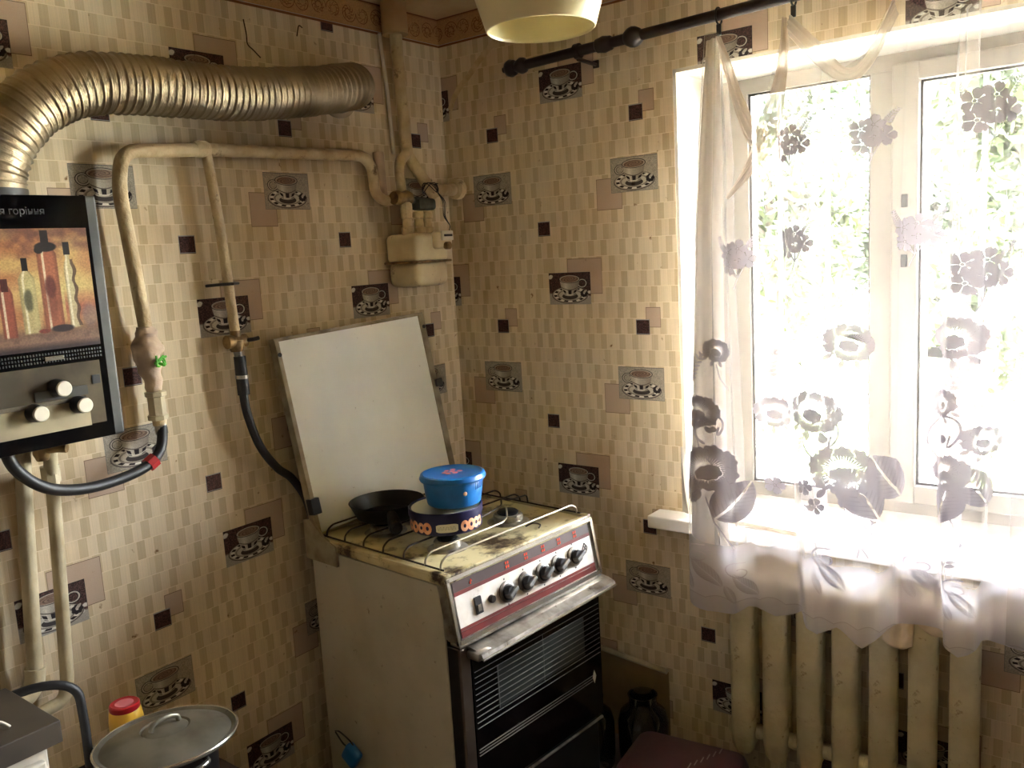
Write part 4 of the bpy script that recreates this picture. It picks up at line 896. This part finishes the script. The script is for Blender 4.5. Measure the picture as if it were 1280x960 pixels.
# handle: bent aluminium strip along the top of the door
bm = bmesh.new(); pf = [(-.020, .676), (-.052, .672), (-.074, .664), (-.080, .650), (-.076, .650), (-.070, .659), (-.050, .667), (-.020, .670)]
a = [bm.verts.new((.030, y, z - .002)) for y, z in pf]; b = [bm.verts.new((SW + .012, y, z + .006)) for y, z in pf]
for k in range(len(pf)): bm.faces.new((a[k], a[(k + 1) % 8], b[(k + 1) % 8], b[k]))
bm.faces.new(a[::-1]); bm.faces.new(b); obj('door_handle', bm, M['chrome'], door)
obj('handle_edge', T([(.030, -.078, .651), (SW + .012, -.078, .659)], .0035, 8), M['chrome2'], door, True)
obj('handle_end', B((.020, -.072, .646), (.070, -.030, .668), .006), M['chrome'], door, True)
obj('trim_ledge', B((-.002, -.036, .680), (SW + .002, .0, .688), .002), M['chrome'], st)
dw = obj('warming_drawer', B((.006, -.008, .075), (SW - .006, .03, .240), .003), M['black_mt'], st); obj('drawer_trim', T([(.02, -.024, .250), (SW - .006, -.024, .250)], .004, 8), M['chrome'], dw, True)
for x in (.03, SW - .03):
    for y in (.05, SD - .05): obj('foot', B((x - .018, y - .018, 0), (x + .018, y + .018, .07), .003), M['black_mt'], st)
# burners
for x, y, r in ((.150, .150, .036), (.402, .165, .042), (.150, .400, .042), (.402, .410, .036)):
    bo = obj('burner', L([(0, 0), (r + .018, 0), (r + .012, .004), (r, .006), (r, .020), (r - .004, .024), (0, .024)], 30, Matrix.Translation((x, y, .850))), mat('burner_alu', (170, 164, 150), .4, .6, var_rgb=(80, 64, 50), scale=30) if 'burner_alu' not in bpy.data.materials else bpy.data.materials['burner_alu'], ct, True)
    obj('burner_cap', L([(0, .0), (r * .72, 0), (r * .75, .004), (r * .6, .009), (0, .010)], 24, Matrix.Translation((x, y, .874))), M['iron'], bo, True)
for i, y in enumerate((.030, .085, .165, .245, .325, .405, .485)):
    m_ = M['wire2'] if i < 2 else M['wire']; xe = SW - .016
    pts = [(.012, y, .858), (.014, y, .874), (.032, y, .887), (.20, y, .888)]
    if i == 1: pts = [(.012, y, .858), (.014, y, .874), (.032, y, .887), (.30, y + .004, .888), (.345, y + .03, .886), (.350, y + .035, .900), (.375, y + .06, .900)]
    elif i == 2: pts += [(.33, y + .01, .888), (.41, y + .03, .890), (.43, y + .05, .902), (.46, y + .05, .888), (xe, y + .05, .884), (xe + .003, y + .05, .858)]
    else: pts += [(xe - .02, y, .887), (xe, y, .874), (xe + .003, y, .858)]
    obj('pan_support_wire', T(fillet(pts, .010, 3), .0026, 8), m_, st, True)
obj('pan_support_rail', T([(.012, .02, .859), (.012, .525, .859)], .0026, 8), M['wire'], st, True); obj('pan_support_rail', T([(SW - .012, .02, .859), (SW - .012, .525, .859)], .0026, 8), M['wire'], st, True)
obj('loose_match', T(catmull([(.385, .085, .853), (.405, .075, .858), (.412, .055, .856), (.395, .045, .853)]), .0022, 6), M['wire'], ct, True)
# lid, standing up against the wall
lid = bpy.data.objects.new('stove_lid', None); COL.objects.link(lid); lid.parent = st; lid.location = (.012, .520, .862); lid.rotation_euler = (-.155, -.045, .0)
LW, LH = .520, .545
obj('lid_sheet', B((0, -.004, .0), (LW, .0, LH), .0015), M['lid'], lid)
bm = bmesh.new()
for q in (((-.010, -.008, -.01), (.004, .022, LH)), ((LW - .004, -.008, -.01), (LW + .018, .022, LH)), ((-.010, -.006, LH - .004), (LW + .018, .022, LH + .006))): box(bm, *q, .002)
obj('lid_flange', bm, M['lid_edge'], lid)
obj('lid_clip', B((-.016, -.020, .055), (.012, .006, .100), .002), M['black_mt'], lid); obj('lid_clip', B((LW + .006, -.016, .310), (LW + .032, .004, .334), .002), M['black_mt'], lid)
for x in (-.003, LW + .008): obj('lid_screw', L([(0, 0), (.006, 0), (.006, .002), (0, .002)], 12, Matrix.Translation((x, -.0085, LH - .04)) @ RX90), M['dark'], lid)
for s, x in ((0, -.006), (1, SW + .006)):
    bm = bmesh.new(); prism(bm, [(.42, .79), (.560, .79), (.560, .90), (.530, .905), (.470, .862), (.42, .845)], x - .004, x + .004, Matrix(((0, 0, 1, 0), (1, 0, 0, 0), (0, 1, 0, 0), (0, 0, 0, 1))))
    obj('hinge_bracket', bm, M['lid_edge'], st)

SM = Matrix.Translation((-.852, -.657, 0)) @ Matrix.Rotation(SA, 4, 'Z')
def sp(x, y, z): return tuple(SM @ Vector((x, y, z)))
zr = .8905
pan = thing('frying_pan', 'black cast iron frying pan on the rear of the stove top', 'pan', sp(.163, .402, zr), SA)
obj('bowl', L([(0, 0), (.078, 0), (.085, .004), (.102, .040), (.106, .046), (.103, .047), (.098, .040), (.082, .008), (0, .006)], 48), M['iron'], pan, True)
a = math.atan2(-.155, -.100); c_, s_ = math.cos(a), math.sin(a)
obj('handle', T([(c_ * .096, s_ * .096, .034), (c_ * .125, s_ * .125, .030), (c_ * .155, s_ * .155, .022), (c_ * .180, s_ * .180, .018), (c_ * .188, s_ * .188, .018)], [.012, .015, .018, .018, .010], 12), M['iron'], pan, True)
tin = thing('biscuit_tin', 'navy round biscuit tin with biscuit pictures standing on the stove', 'tin', sp(.194, .196, zr), SA)
obj('drum', L([(0, 0), (.093, 0), (.096, .003), (.096, .044), (0, .044)], 56), M['navy'], tin, True)
ld = obj('tin_lid', L([(.096, .040), (.099, .040), (.099, .058), (.097, .060), (.094, .057), (.090, .055), (0, .055)], 56), M['navy'], tin, True); obj('lid_face', L([(0, .0), (.0905, .0), (.0905, .0012), (0, .0014)], 48, Matrix.Translation((0, 0, .0552))), M['alu_in'], ld, True)
def curved(a0, a1, z0, z1, r, n=10):
    bm = bmesh.new(); pr = None
    for k in range(n + 1):
        t = k / n; a = a0 + (a1 - a0) * t; e = (1 - abs(2 * t - 1) ** 6) ; zz0 = z0 + (z1 - z0) * .15 * (1 - e); zz1 = z1 - (z1 - z0) * .15 * (1 - e)
        q = [bm.verts.new((r * math.cos(a), r * math.sin(a), z)) for z in (zz0, zz1)]
        if pr: bm.faces.new((pr[0], q[0], q[1], pr[1]))
        pr = q
    return bm
va = math.radians(228)
obj('paper_label', curved(va - .30, va + .30, .010, .032, .0966), M['cream'], tin)
bm = bmesh.new(); rr = random.Random(8)
for k in range(11):
    a0 = va - .24 + k * .045; zc = .0215
    for (za, zb, aa, ab) in ((zc - .004, zc + .004, a0, a0 + .006), (zc + (.003 if k % 2 else -.004), zc + (.004 if k % 2 else -.003), a0, a0 + .024)):
        pr = None
        for a in (aa, ab):
            q = [bm.verts.new((.0969 * math.cos(a), .0969 * math.sin(a), z)) for z in (za, zb)]
            if pr: bm.faces.new((pr[0], q[0], q[1], pr[1]))
            pr = q
obj('label_print', bm, M['dark'], tin)
for k, (a, r) in enumerate(((.50, .015), (.72, .016), (.92, .015), (1.10, .014), (-.55, .016), (-.75, .014), (-.98, .016), (-1.2, .014))):
    aa = va + a; bm = bmesh.new()
    for rr_, dd in ((r, .0968), ):
        c0 = bm.verts.new((dd * math.cos(aa), dd * math.sin(aa), .021)); ring = []
        for q in range(17): t = q / 16 * 2 * PI; b_ = aa + rr_ * .8 * math.cos(t) / dd; ring.append(bm.verts.new(((dd + .0002 * k % 3) * math.cos(b_), dd * math.sin(b_), .021 + rr_ * math.sin(t))))
        ins = [bm.verts.new(c0.co.lerp(v.co, .35)) for v in ring]
        for q in range(16): bm.faces.new((ring[q], ring[q + 1], ins[q + 1], ins[q]))
    obj('biscuit_picture', bm, M['cookie'], tin)
bw = thing('plastic_bowl', 'bright blue plastic bowl with lid on top of the biscuit tin', 'bowl', sp(.213, .180, zr + .0615), SA)
obj('body', L([(0, 0), (.066, 0), (.071, .004), (.076, .030), (.080, .070), (.078, .074), (0, .074)], 48), M['blue'], bw, True)
lb = obj('bowl_lid', L([(.080, .066), (.087, .067), (.089, .072), (.085, .082), (.079, .084), (.074, .082), (0, .085)], 48), M['blue'], bw, True)
bm = bmesh.new()
for k in range(7): a = k * .9; lathe(bm, [(0, 0), (.008, 0), (.006, .001), (0, .001)], 10, Matrix.Translation((.024 * math.cos(a) * (k > 0), .016 * math.sin(a) * (k > 0), .0845)))
obj('flower_print', bm, M['pinkpr'], lb)
obj('flower_print', L([(0, 0), (.006, 0), (.004, .0012), (0, .0014)], 8, Matrix.Translation((.0772 * math.cos(4.35), .0772 * math.sin(4.35), .04)) @ Matrix.Rotation(4.35, 4, 'Z') @ Matrix.Rotation(PI / 2, 4, 'Y')), M['cookie'], bw)
for k in range(10):
    a = math.radians(275 + k * 4.2); obj('rib', T([(.0775 * math.cos(a), .0775 * math.sin(a), .044), (.0798 * math.cos(a), .0798 * math.sin(a), .066)], .0009, 5), M['blue'], bw)
# blue thing hanging on the stove's side
bg_ = thing('blue_scoop', 'small blue plastic scoop hanging by its dark loop on the side of the stove', 'scoop', sp(-.004, .47, .262))
obj('loop', T(catmull([(-.004, .03, .025), (-.012, .0, .035), (-.014, -.045, .020), (-.012, -.05, .0), (-.010, -.01, .0), (-.004, .03, .022)]), .0022, 6), M['dark'], bg_, True)
bm = rbox((-.030, -.085, -.045), (-.002, -.030, .012), .010, 3); bmesh.ops.rotate(bm, verts=bm.verts, cent=(-.01, -.05, 0), matrix=Matrix.Rotation(.6, 3, 'X')); obj('cup', bm, M['blue'], bg_, True)

# ------------------------------------------------------------------ things low in the right corner
def big_jar(loc, lab, s=1.):
    t = thing('glass_jar', lab, 'jar', loc); k = s
    obj('glass', L([(0, .002), (.062 * k, .0), (.074 * k, .012), (.078 * k, .05), (.078 * k, .145), (.070 * k, .175), (.048 * k, .195), (.043 * k, .205), (.043 * k, .228), (.046 * k, .232), (.040 * k, .232), (.040 * k, .206), (.045 * k, .192), (.066 * k, .172), (.074 * k, .145), (.074 * k, .052), (.068 * k, .014), (0, .008)], 40), JAR, t, True)
    return t
big_jar((-.105, -.748, 0), 'large empty glass jar standing against the plaster by the radiator'); big_jar((-.195, -.612, 0), 'large glass jar tucked beside the stove, nearer the oven', .95)
cr = thing('laundry_basket', 'dark purple plastic basket turned upside down on the floor before the radiator', 'basket', (-.33, -.99, 0), .12)
def rrect(hx, hy, rad, z, n=6):
    out = []
    for cx, cy, a0 in ((hx - rad, hy - rad, 0), (-hx + rad, hy - rad, PI / 2), (-hx + rad, -hy + rad, PI), (hx - rad, -hy + rad, 1.5 * PI)):
        for k in range(n): a = a0 + PI / 2 * k / (n - 1); out.append((cx + rad * math.cos(a), cy + rad * math.sin(a), z))
    return out
bm = bmesh.new(); rings = []
for z, hx, hy, rad_ in ((0, .150, .195, .05), (.012, .150, .195, .05), (.014, .142, .187, .045), (.19, .116, .160, .04), (.208, .108, .152, .035), (.214, .09, .134, .03)):
    rings.append([bm.verts.new(q) for q in rrect(hx, hy, rad_, z)])
for a, b in zip(rings, rings[1:]):
    for k in range(24): bm.faces.new((a[k], a[(k + 1) % 24], b[(k + 1) % 24], b[k]))
bm.faces.new(rings[-1]); obj('basket_body', bm, M['purple'], cr, True)
for k in range(9): obj('slot', B((-.1260, -.100 + k * .024, .09), (-.1190, -.092 + k * .024, .165), .001), M['black_mt'], cr)
for k in range(6): obj('bottom_slot', B((-.030 + k * .020, -.030 - k * .011, .2135), (-.004 + k * .020, -.027 - k * .011, .2150)), mat('slot_grey', (150, 138, 136), .6) if k == 0 else bpy.data.materials['slot_grey'], cr)

# purple basin left of the stove
ba = thing('plastic_basin', 'purple plastic basin upside down on the floor left of the stove', 'basin', (-.985, -.25, 0))
obj('shell', L([(.120, 0), (.118, .012), (.112, .02), (.104, .19), (.096, .225), (.066, .24), (0, .242)], 40), mat('dusty_pink_plastic', (110, 78, 82), .4), ba, True)

# ------------------------------------------------------------------ lower left: worktop cabinet, side table with pot, lid and jar
cb = thing('kitchen_cabinet', 'white kitchen cabinet with a dark worktop below the water pipes', 'cabinet', (0, 0, 0))
obj('worktop', B((-2.30, -.405, .757), (-1.640, -.175, .800), .002), M['slab'], cb); obj('carcass', B((-2.28, -.385, .08), (-1.662, -.18, .757), .002), M['cab'], cb)
obj('door', B((-2.27, -.402, .10), (-1.672, -.386, .735), .004), M['cab'], cb); obj('plinth', B((-2.26, -.37, 0), (-1.68, -.20, .08)), M['black_mt'], cb)
bm = T(catmull([(0, 0, 0), (-.006, .003, .008), (.004, .0, .011), (.012, -.006, .004), (.016, -.010, -.001)]), .0032, 8)
hk = obj('wall_hook', bm, M['cab'], None, True); hk.location = (-1.722, -.345, .804); tag(hk, 'tiny white plastic hook lying on the dark worktop', 'hook')
wpp = thing('drain_hose', 'black hose arching from behind the worktop down beside the cabinet', 'hose')
obj('hose', T(catmull([(-1.72, -.12, .745), (-1.62, -.17, .775), (-1.56, -.20, .775), (-1.525, -.215, .75), (-1.520, -.22, .70), (-1.522, -.225, .62), (-1.525, -.225, .55), (-1.54, -.23, .520), (-1.58, -.235, .5155)], 8), .0095, 12), M['black_rub'], wpp, True)
tb = thing('side_table', 'low dark wooden side table under the saucepan by the left wall', 'table', (-1.40, -.27, 0))
obj('tabletop', B((-.235, -.19, .485), (.12, .20, .505), .004), mat('dark_old_wood', (70, 50, 36), .7), tb)
for x in (-.20, .09):
    for y in (-.16, .17): obj('leg', B((x - .018, y - .018, 0), (x + .018, y + .018, .485), .003), M['wood'], tb)
pt = thing('saucepan', 'dark enamel saucepan under the tilted aluminium lid', 'pan', (-1.405, -.335, .505))
obj('body', L([(0, 0), (.085, 0), (.095, .008), (.100, .11), (.104, .116), (.100, .117), (.096, .108), (.090, .010), (0, .006)], 44), M['black_mt'], pt, True)
obj('handle', T(catmull([(.02, -.100, .095), (.01, -.128, .100), (-.018, -.135, .100), (-.045, -.125, .098), (-.042, -.092, .095)]), .006, 10), M['chrome2'], pt, True)
obj('side_handle', T(catmull([(.095, -.03, .100), (.122, -.028, .09), (.126, .0, .085), (.120, .028, .09), (.095, .03, .100)]), .0055, 10), M['cab'], pt, True)
pl = thing('aluminium_lid', 'large worn aluminium pan lid with low knob lying over the saucepan', 'lid', (-1.422, -.362, .632)); pl.rotation_euler = (math.radians(-4), math.radians(2), 0)
obj('dome', L([(.139, .000), (.143, .004), (.143, .010), (.139, .011), (.130, .006), (.118, .012), (.090, .022), (.050, .030), (.046, .027), (.042, .030), (0, .034)], 56), M['alu'], pl, True)
obj('rolled_rim', T([(.142 * math.cos(a), .142 * math.sin(a), .009) for a in np.linspace(0, 2 * PI, 61)], .0028, 8, False), M['chrome2'], pl, True)
kn = obj('strap_handle', T(catmull([(-.032, 0, .032), (-.026, 0, .044), (0, 0, .050), (.026, 0, .044), (.032, 0, .032)]), .0055, 10), M['alu'], pl, True)
jr = thing('plastic_jar', 'yellow plastic jar with a red lid by the wall behind the aluminium lid', 'jar', (-1.402, -.158, .505))
obj('body', L([(0, 0), (.033, 0), (.037, .006), (.037, .105), (.034, .128), (.030, .133), (0, .133)], 36), M['yellow'], jr, True)
jl = obj('red_cap', L([(0, .131), (.032, .131), (.033, .134), (.032, .143), (.029, .145), (.024, .143), (0, .143)], 36), M['redlid'], jr, True)
obj('cap_print', L([(.0, 0), (.020, 0), (.020, .0008), (.0, .0008)], 24, Matrix.Translation((0, 0, .1432))), M['pinkpr'], jl)
cu = thing('enamel_mug', 'white enamel mug with handle beside the cabinet and black hose', 'mug', (-1.588, -.35, .506))
obj('cup', L([(0, 0), (.034, 0), (.038, .004), (.040, .120), (.042, .124), (.039, .124), (.036, .006), (0, .004)], 32), M['cab'], cu, True)
obj('handle', T(catmull([(.036, 0, .10), (.062, 0, .108), (.070, 0, .075), (.060, 0, .045), (.036, 0, .04)]), .005, 8), M['cab'], cu, True)

# ------------------------------------------------------------------ ceiling lamp
lp = thing('pendant_lamp', 'cream milk glass bowl lamp shade hanging from the ceiling', 'lamp', (-1.05, -1.145, 0))
obj('lamp_shade', L([(.026, 2.215), (.055, 2.205), (.090, 2.168), (.110, 2.115), (.113, 2.06), (.107, 2.015), (.091, 1.962), (.0885, 1.960), (.0885, 1.966), (.103, 2.015), (.109, 2.06), (.106, 2.112), (.087, 2.162), (.053, 2.199), (.026, 2.207)], 56), M['shade'], lp, 'all')
obj('socket', L([(0, 2.12), (.02, 2.12), (.022, 2.20), (.028, 2.215), (.012, 2.25), (0, 2.25)], 24), M['dark'], lp, True)
obj('cord', T([(0, 0, 2.24), (0, 0, 2.37)], .003, 8), M['dark'], lp, True); obj('ceiling_rose', L([(0, 2.34), (.03, 2.345), (.045, 2.38), (0, 2.38)], 24), M['cab'], lp, True)

# lath on the sill
la = obj('wooden_lath', rbox((-.16, -.014, 0), (.16, .014, .012), .002, 2), mat('grey_wood_lath', (196, 180, 160), .6, var_rgb=(170, 150, 130), scale=20), None)
la.location = (-.030, -1.058, .8005); la.rotation_euler = (0, 0, math.atan2(-.300, -.036)); tag(la, 'flat pale wooden lath lying on the window sill behind the curtain', 'lath')

# ------------------------------------------------------------------ outside: grille, ground, trees
gx = .47; gri = thing('window_grille', 'grey painted wrought iron grille with scrolls outside the window', 'window grille')
BY = [-.835, -.985, -1.135, -1.278, -1.416, -1.562, -1.71, -1.86, -2.01, -2.15, -2.30, -2.45]
for y in BY: obj('bar', T([(gx, y, .62), (gx, y, 2.25)], .0065, 8), M['iron_w'], gri, True)
obj('rail', B((gx - .006, -2.5, .640), (gx + .006, -.80, .665)), M['iron_w'], gri); obj('rail', B((gx - .006, -2.5, 2.18), (gx + .006, -.80, 2.205)), M['iron_w'], gri)
for a, b in zip(BY, BY[1:]):
    c = (a + b) / 2; r = abs(a - b) / 2 - .006
    for zc, up in ((1.775, -1), (1.465, -1), (1.312, 1), (1.06, 1)):
        obj('scroll', T([(gx, c + r * math.cos(t), zc + up * r * math.sin(t)) for t in np.linspace(0, PI, 15)], .0045, 6), M['iron_w'], gri, True)
GZ = -1.0
tag(obj('ground', B((.8, -60, GZ - .1), (90, 80, GZ)), M['ground']), kind='structure')
def grass_patch(cx, cy, a, b, rot):
    bm = bmesh.new(); n = 26; pts = [(a * math.cos(t) * (1 + .15 * math.sin(3 * t + cx)), b * math.sin(t) * (1 + .12 * math.cos(4 * t))) for t in np.linspace(0, 2 * PI, n)[:-1]]
    prism(bm, pts, 0, .04); o = obj('lawn', bm, M['grass']); o.location = (cx, cy, GZ); o.rotation_euler = (0, 0, rot); return tag(o, kind='structure')
grass_patch(17, 3.6, 4, 2.0, .5); grass_patch(8.5, 1.5, 1.8, 1.0, .3); grass_patch(26, 3, 10, 4, .3); grass_patch(7.5, -1.0, 1.6, .7, .2)
def leaf_cloud(bm, centers, n, size, rnd):
    vs_, fs_ = [], []
    for i in range(n):
        c, r = centers[rnd.randrange(len(centers))]
        d = Vector((rnd.gauss(0, 1), rnd.gauss(0, 1), rnd.gauss(0, 1))).normalized() * (r * rnd.random() ** .45)
        p_ = c + d; s = size * rnd.uniform(.6, 1.3); a = Vector((rnd.gauss(0, 1), rnd.gauss(0, 1), rnd.gauss(0, 1))).normalized() * s; b = a.orthogonal().normalized() * s * .45
        k = len(vs_); vs_ += [p_ - a, p_ + b, p_ + a, p_ - b]; fs_.append((k, k + 1, k + 2, k + 3))
    return vs_, fs_
def tree(loc, h, crown_r, lean, label, m, seed, n=5000, trunk_r=.14, crown_z=.62, leaf=.11):
    rnd = random.Random(seed); t = thing('tree', label, 'tree', loc, group=None)
    top = Vector((lean[0], lean[1], h * .8)); tr_ = catmull([(0, 0, 0), (lean[0] * .3, lean[1] * .3, h * .3), (lean[0] * .7, lean[1] * .7, h * .55), top], 6)
    tk = obj('trunk', T(tr_, [trunk_r * (1 - .7 * i / (len(tr_) - 1)) for i in range(len(tr_))], 12), M['bark'], t, True)
    cent = []
    for i in range(9):
        a = rnd.uniform(0, 6.28); base = tr_[rnd.randrange(7, len(tr_))]; e = base + Vector((math.cos(a) * crown_r * rnd.uniform(.4, .8), math.sin(a) * crown_r * rnd.uniform(.4, .8), rnd.uniform(.1, .9) * h * .25)); cent.append((e, crown_r * rnd.uniform(.35, .6)))
        obj('branch', T(catmull([base, (base + e) / 2 + Vector((0, 0, .1)), e], 4), [trunk_r * .35 * (1 - i_ / 10) for i_ in range(9)], 7), M['bark'], t, True)
    cent.append((top, crown_r * .6))
    vs_, fs_ = leaf_cloud(None, cent, n, leaf, rnd); me = bpy.data.meshes.new('foliage'); me.from_pydata([tuple(v) for v in vs_], [], fs_); me.materials.append(m)
    o = bpy.data.objects.new('foliage', me); COL.objects.link(o); o.parent = t; o['kind'] = 'stuff'; return t
def leafmat(name, rgb, rgb2):
    m = mat(name, rgb, .6, var_rgb=rgb2, scale=3.); nt = m.node_tree; b = nt.nodes['Principled BSDF']; tl = nt.nodes.new('ShaderNodeBsdfTranslucent'); tl.inputs[0].default_value = s2l(rgb2) + (1,)
    x = nt.nodes.new('ShaderNodeMixShader'); x.inputs[0].default_value = .5; nt.links.new(b.outputs[0], x.inputs[1]); nt.links.new(tl.outputs[0], x.inputs[2]); nt.links.new(x.outputs[0], nt.nodes['Material Output'].inputs[0]); return m
LF1 = leafmat('leaf_light', (40, 50, 26), (54, 62, 32)); LF2 = leafmat('leaf_mid', (34, 44, 26), (46, 56, 34))
tree((7.6, -.1, GZ), 3.8, 1.2, (-.3, -.9), 'leaning tree with a thick pale trunk outside the right casement', LF1, 1, 7000, .26, leaf=.10)
tree((10.2, 2.7, GZ), 4.3, 1.4, (.1, .1), 'straight tree with a brown trunk outside the left casement', LF1, 2, 7000, .15, leaf=.10)
tree((14., 7.6, GZ), 4.5, 1.8, (.2, .3), 'leafy tree farthest left beyond the left casement', LF2, 3, 7000, .16, leaf=.13)
tree((17., 2.2, GZ), 5.2, 2.3, (.2, -.3), 'broad leafy tree behind the white mullion', LF2, 4, 8000, .18, leaf=.15)
tree((12.5, -2.2, GZ), 5.0, 2.0, (.0, .2), 'leafy tree at the far right edge of the window', LF1, 5, 7000, .16, leaf=.12)
tree((26., 8.5, GZ), 6.6, 3.6, (.0, .2), 'distant pale green tree seen through the left casement', LF2, 6, 7000, .2, leaf=.2)
tree((26., -1.5, GZ), 6.6, 3.6, (.0, .2), 'distant pale green tree seen through the right casement', LF2, 7, 7000, .2, leaf=.2)
rnd = random.Random(9); cent = [(Vector((30 + rnd.uniform(-1, 1), -8 + i * 1.5, GZ + rnd.uniform(.6, 2.0))), 1.3) for i in range(22)]
vs_, fs_ = leaf_cloud(None, cent, 9000, .22, rnd); me = bpy.data.meshes.new('hedge'); me.from_pydata([tuple(v) for v in vs_], [], fs_); me.materials.append(LF2)
o = bpy.data.objects.new('hedge', me); COL.objects.link(o); tag(o, 'long green hedge in the distance beyond the pale yard', 'hedge', kind='stuff')
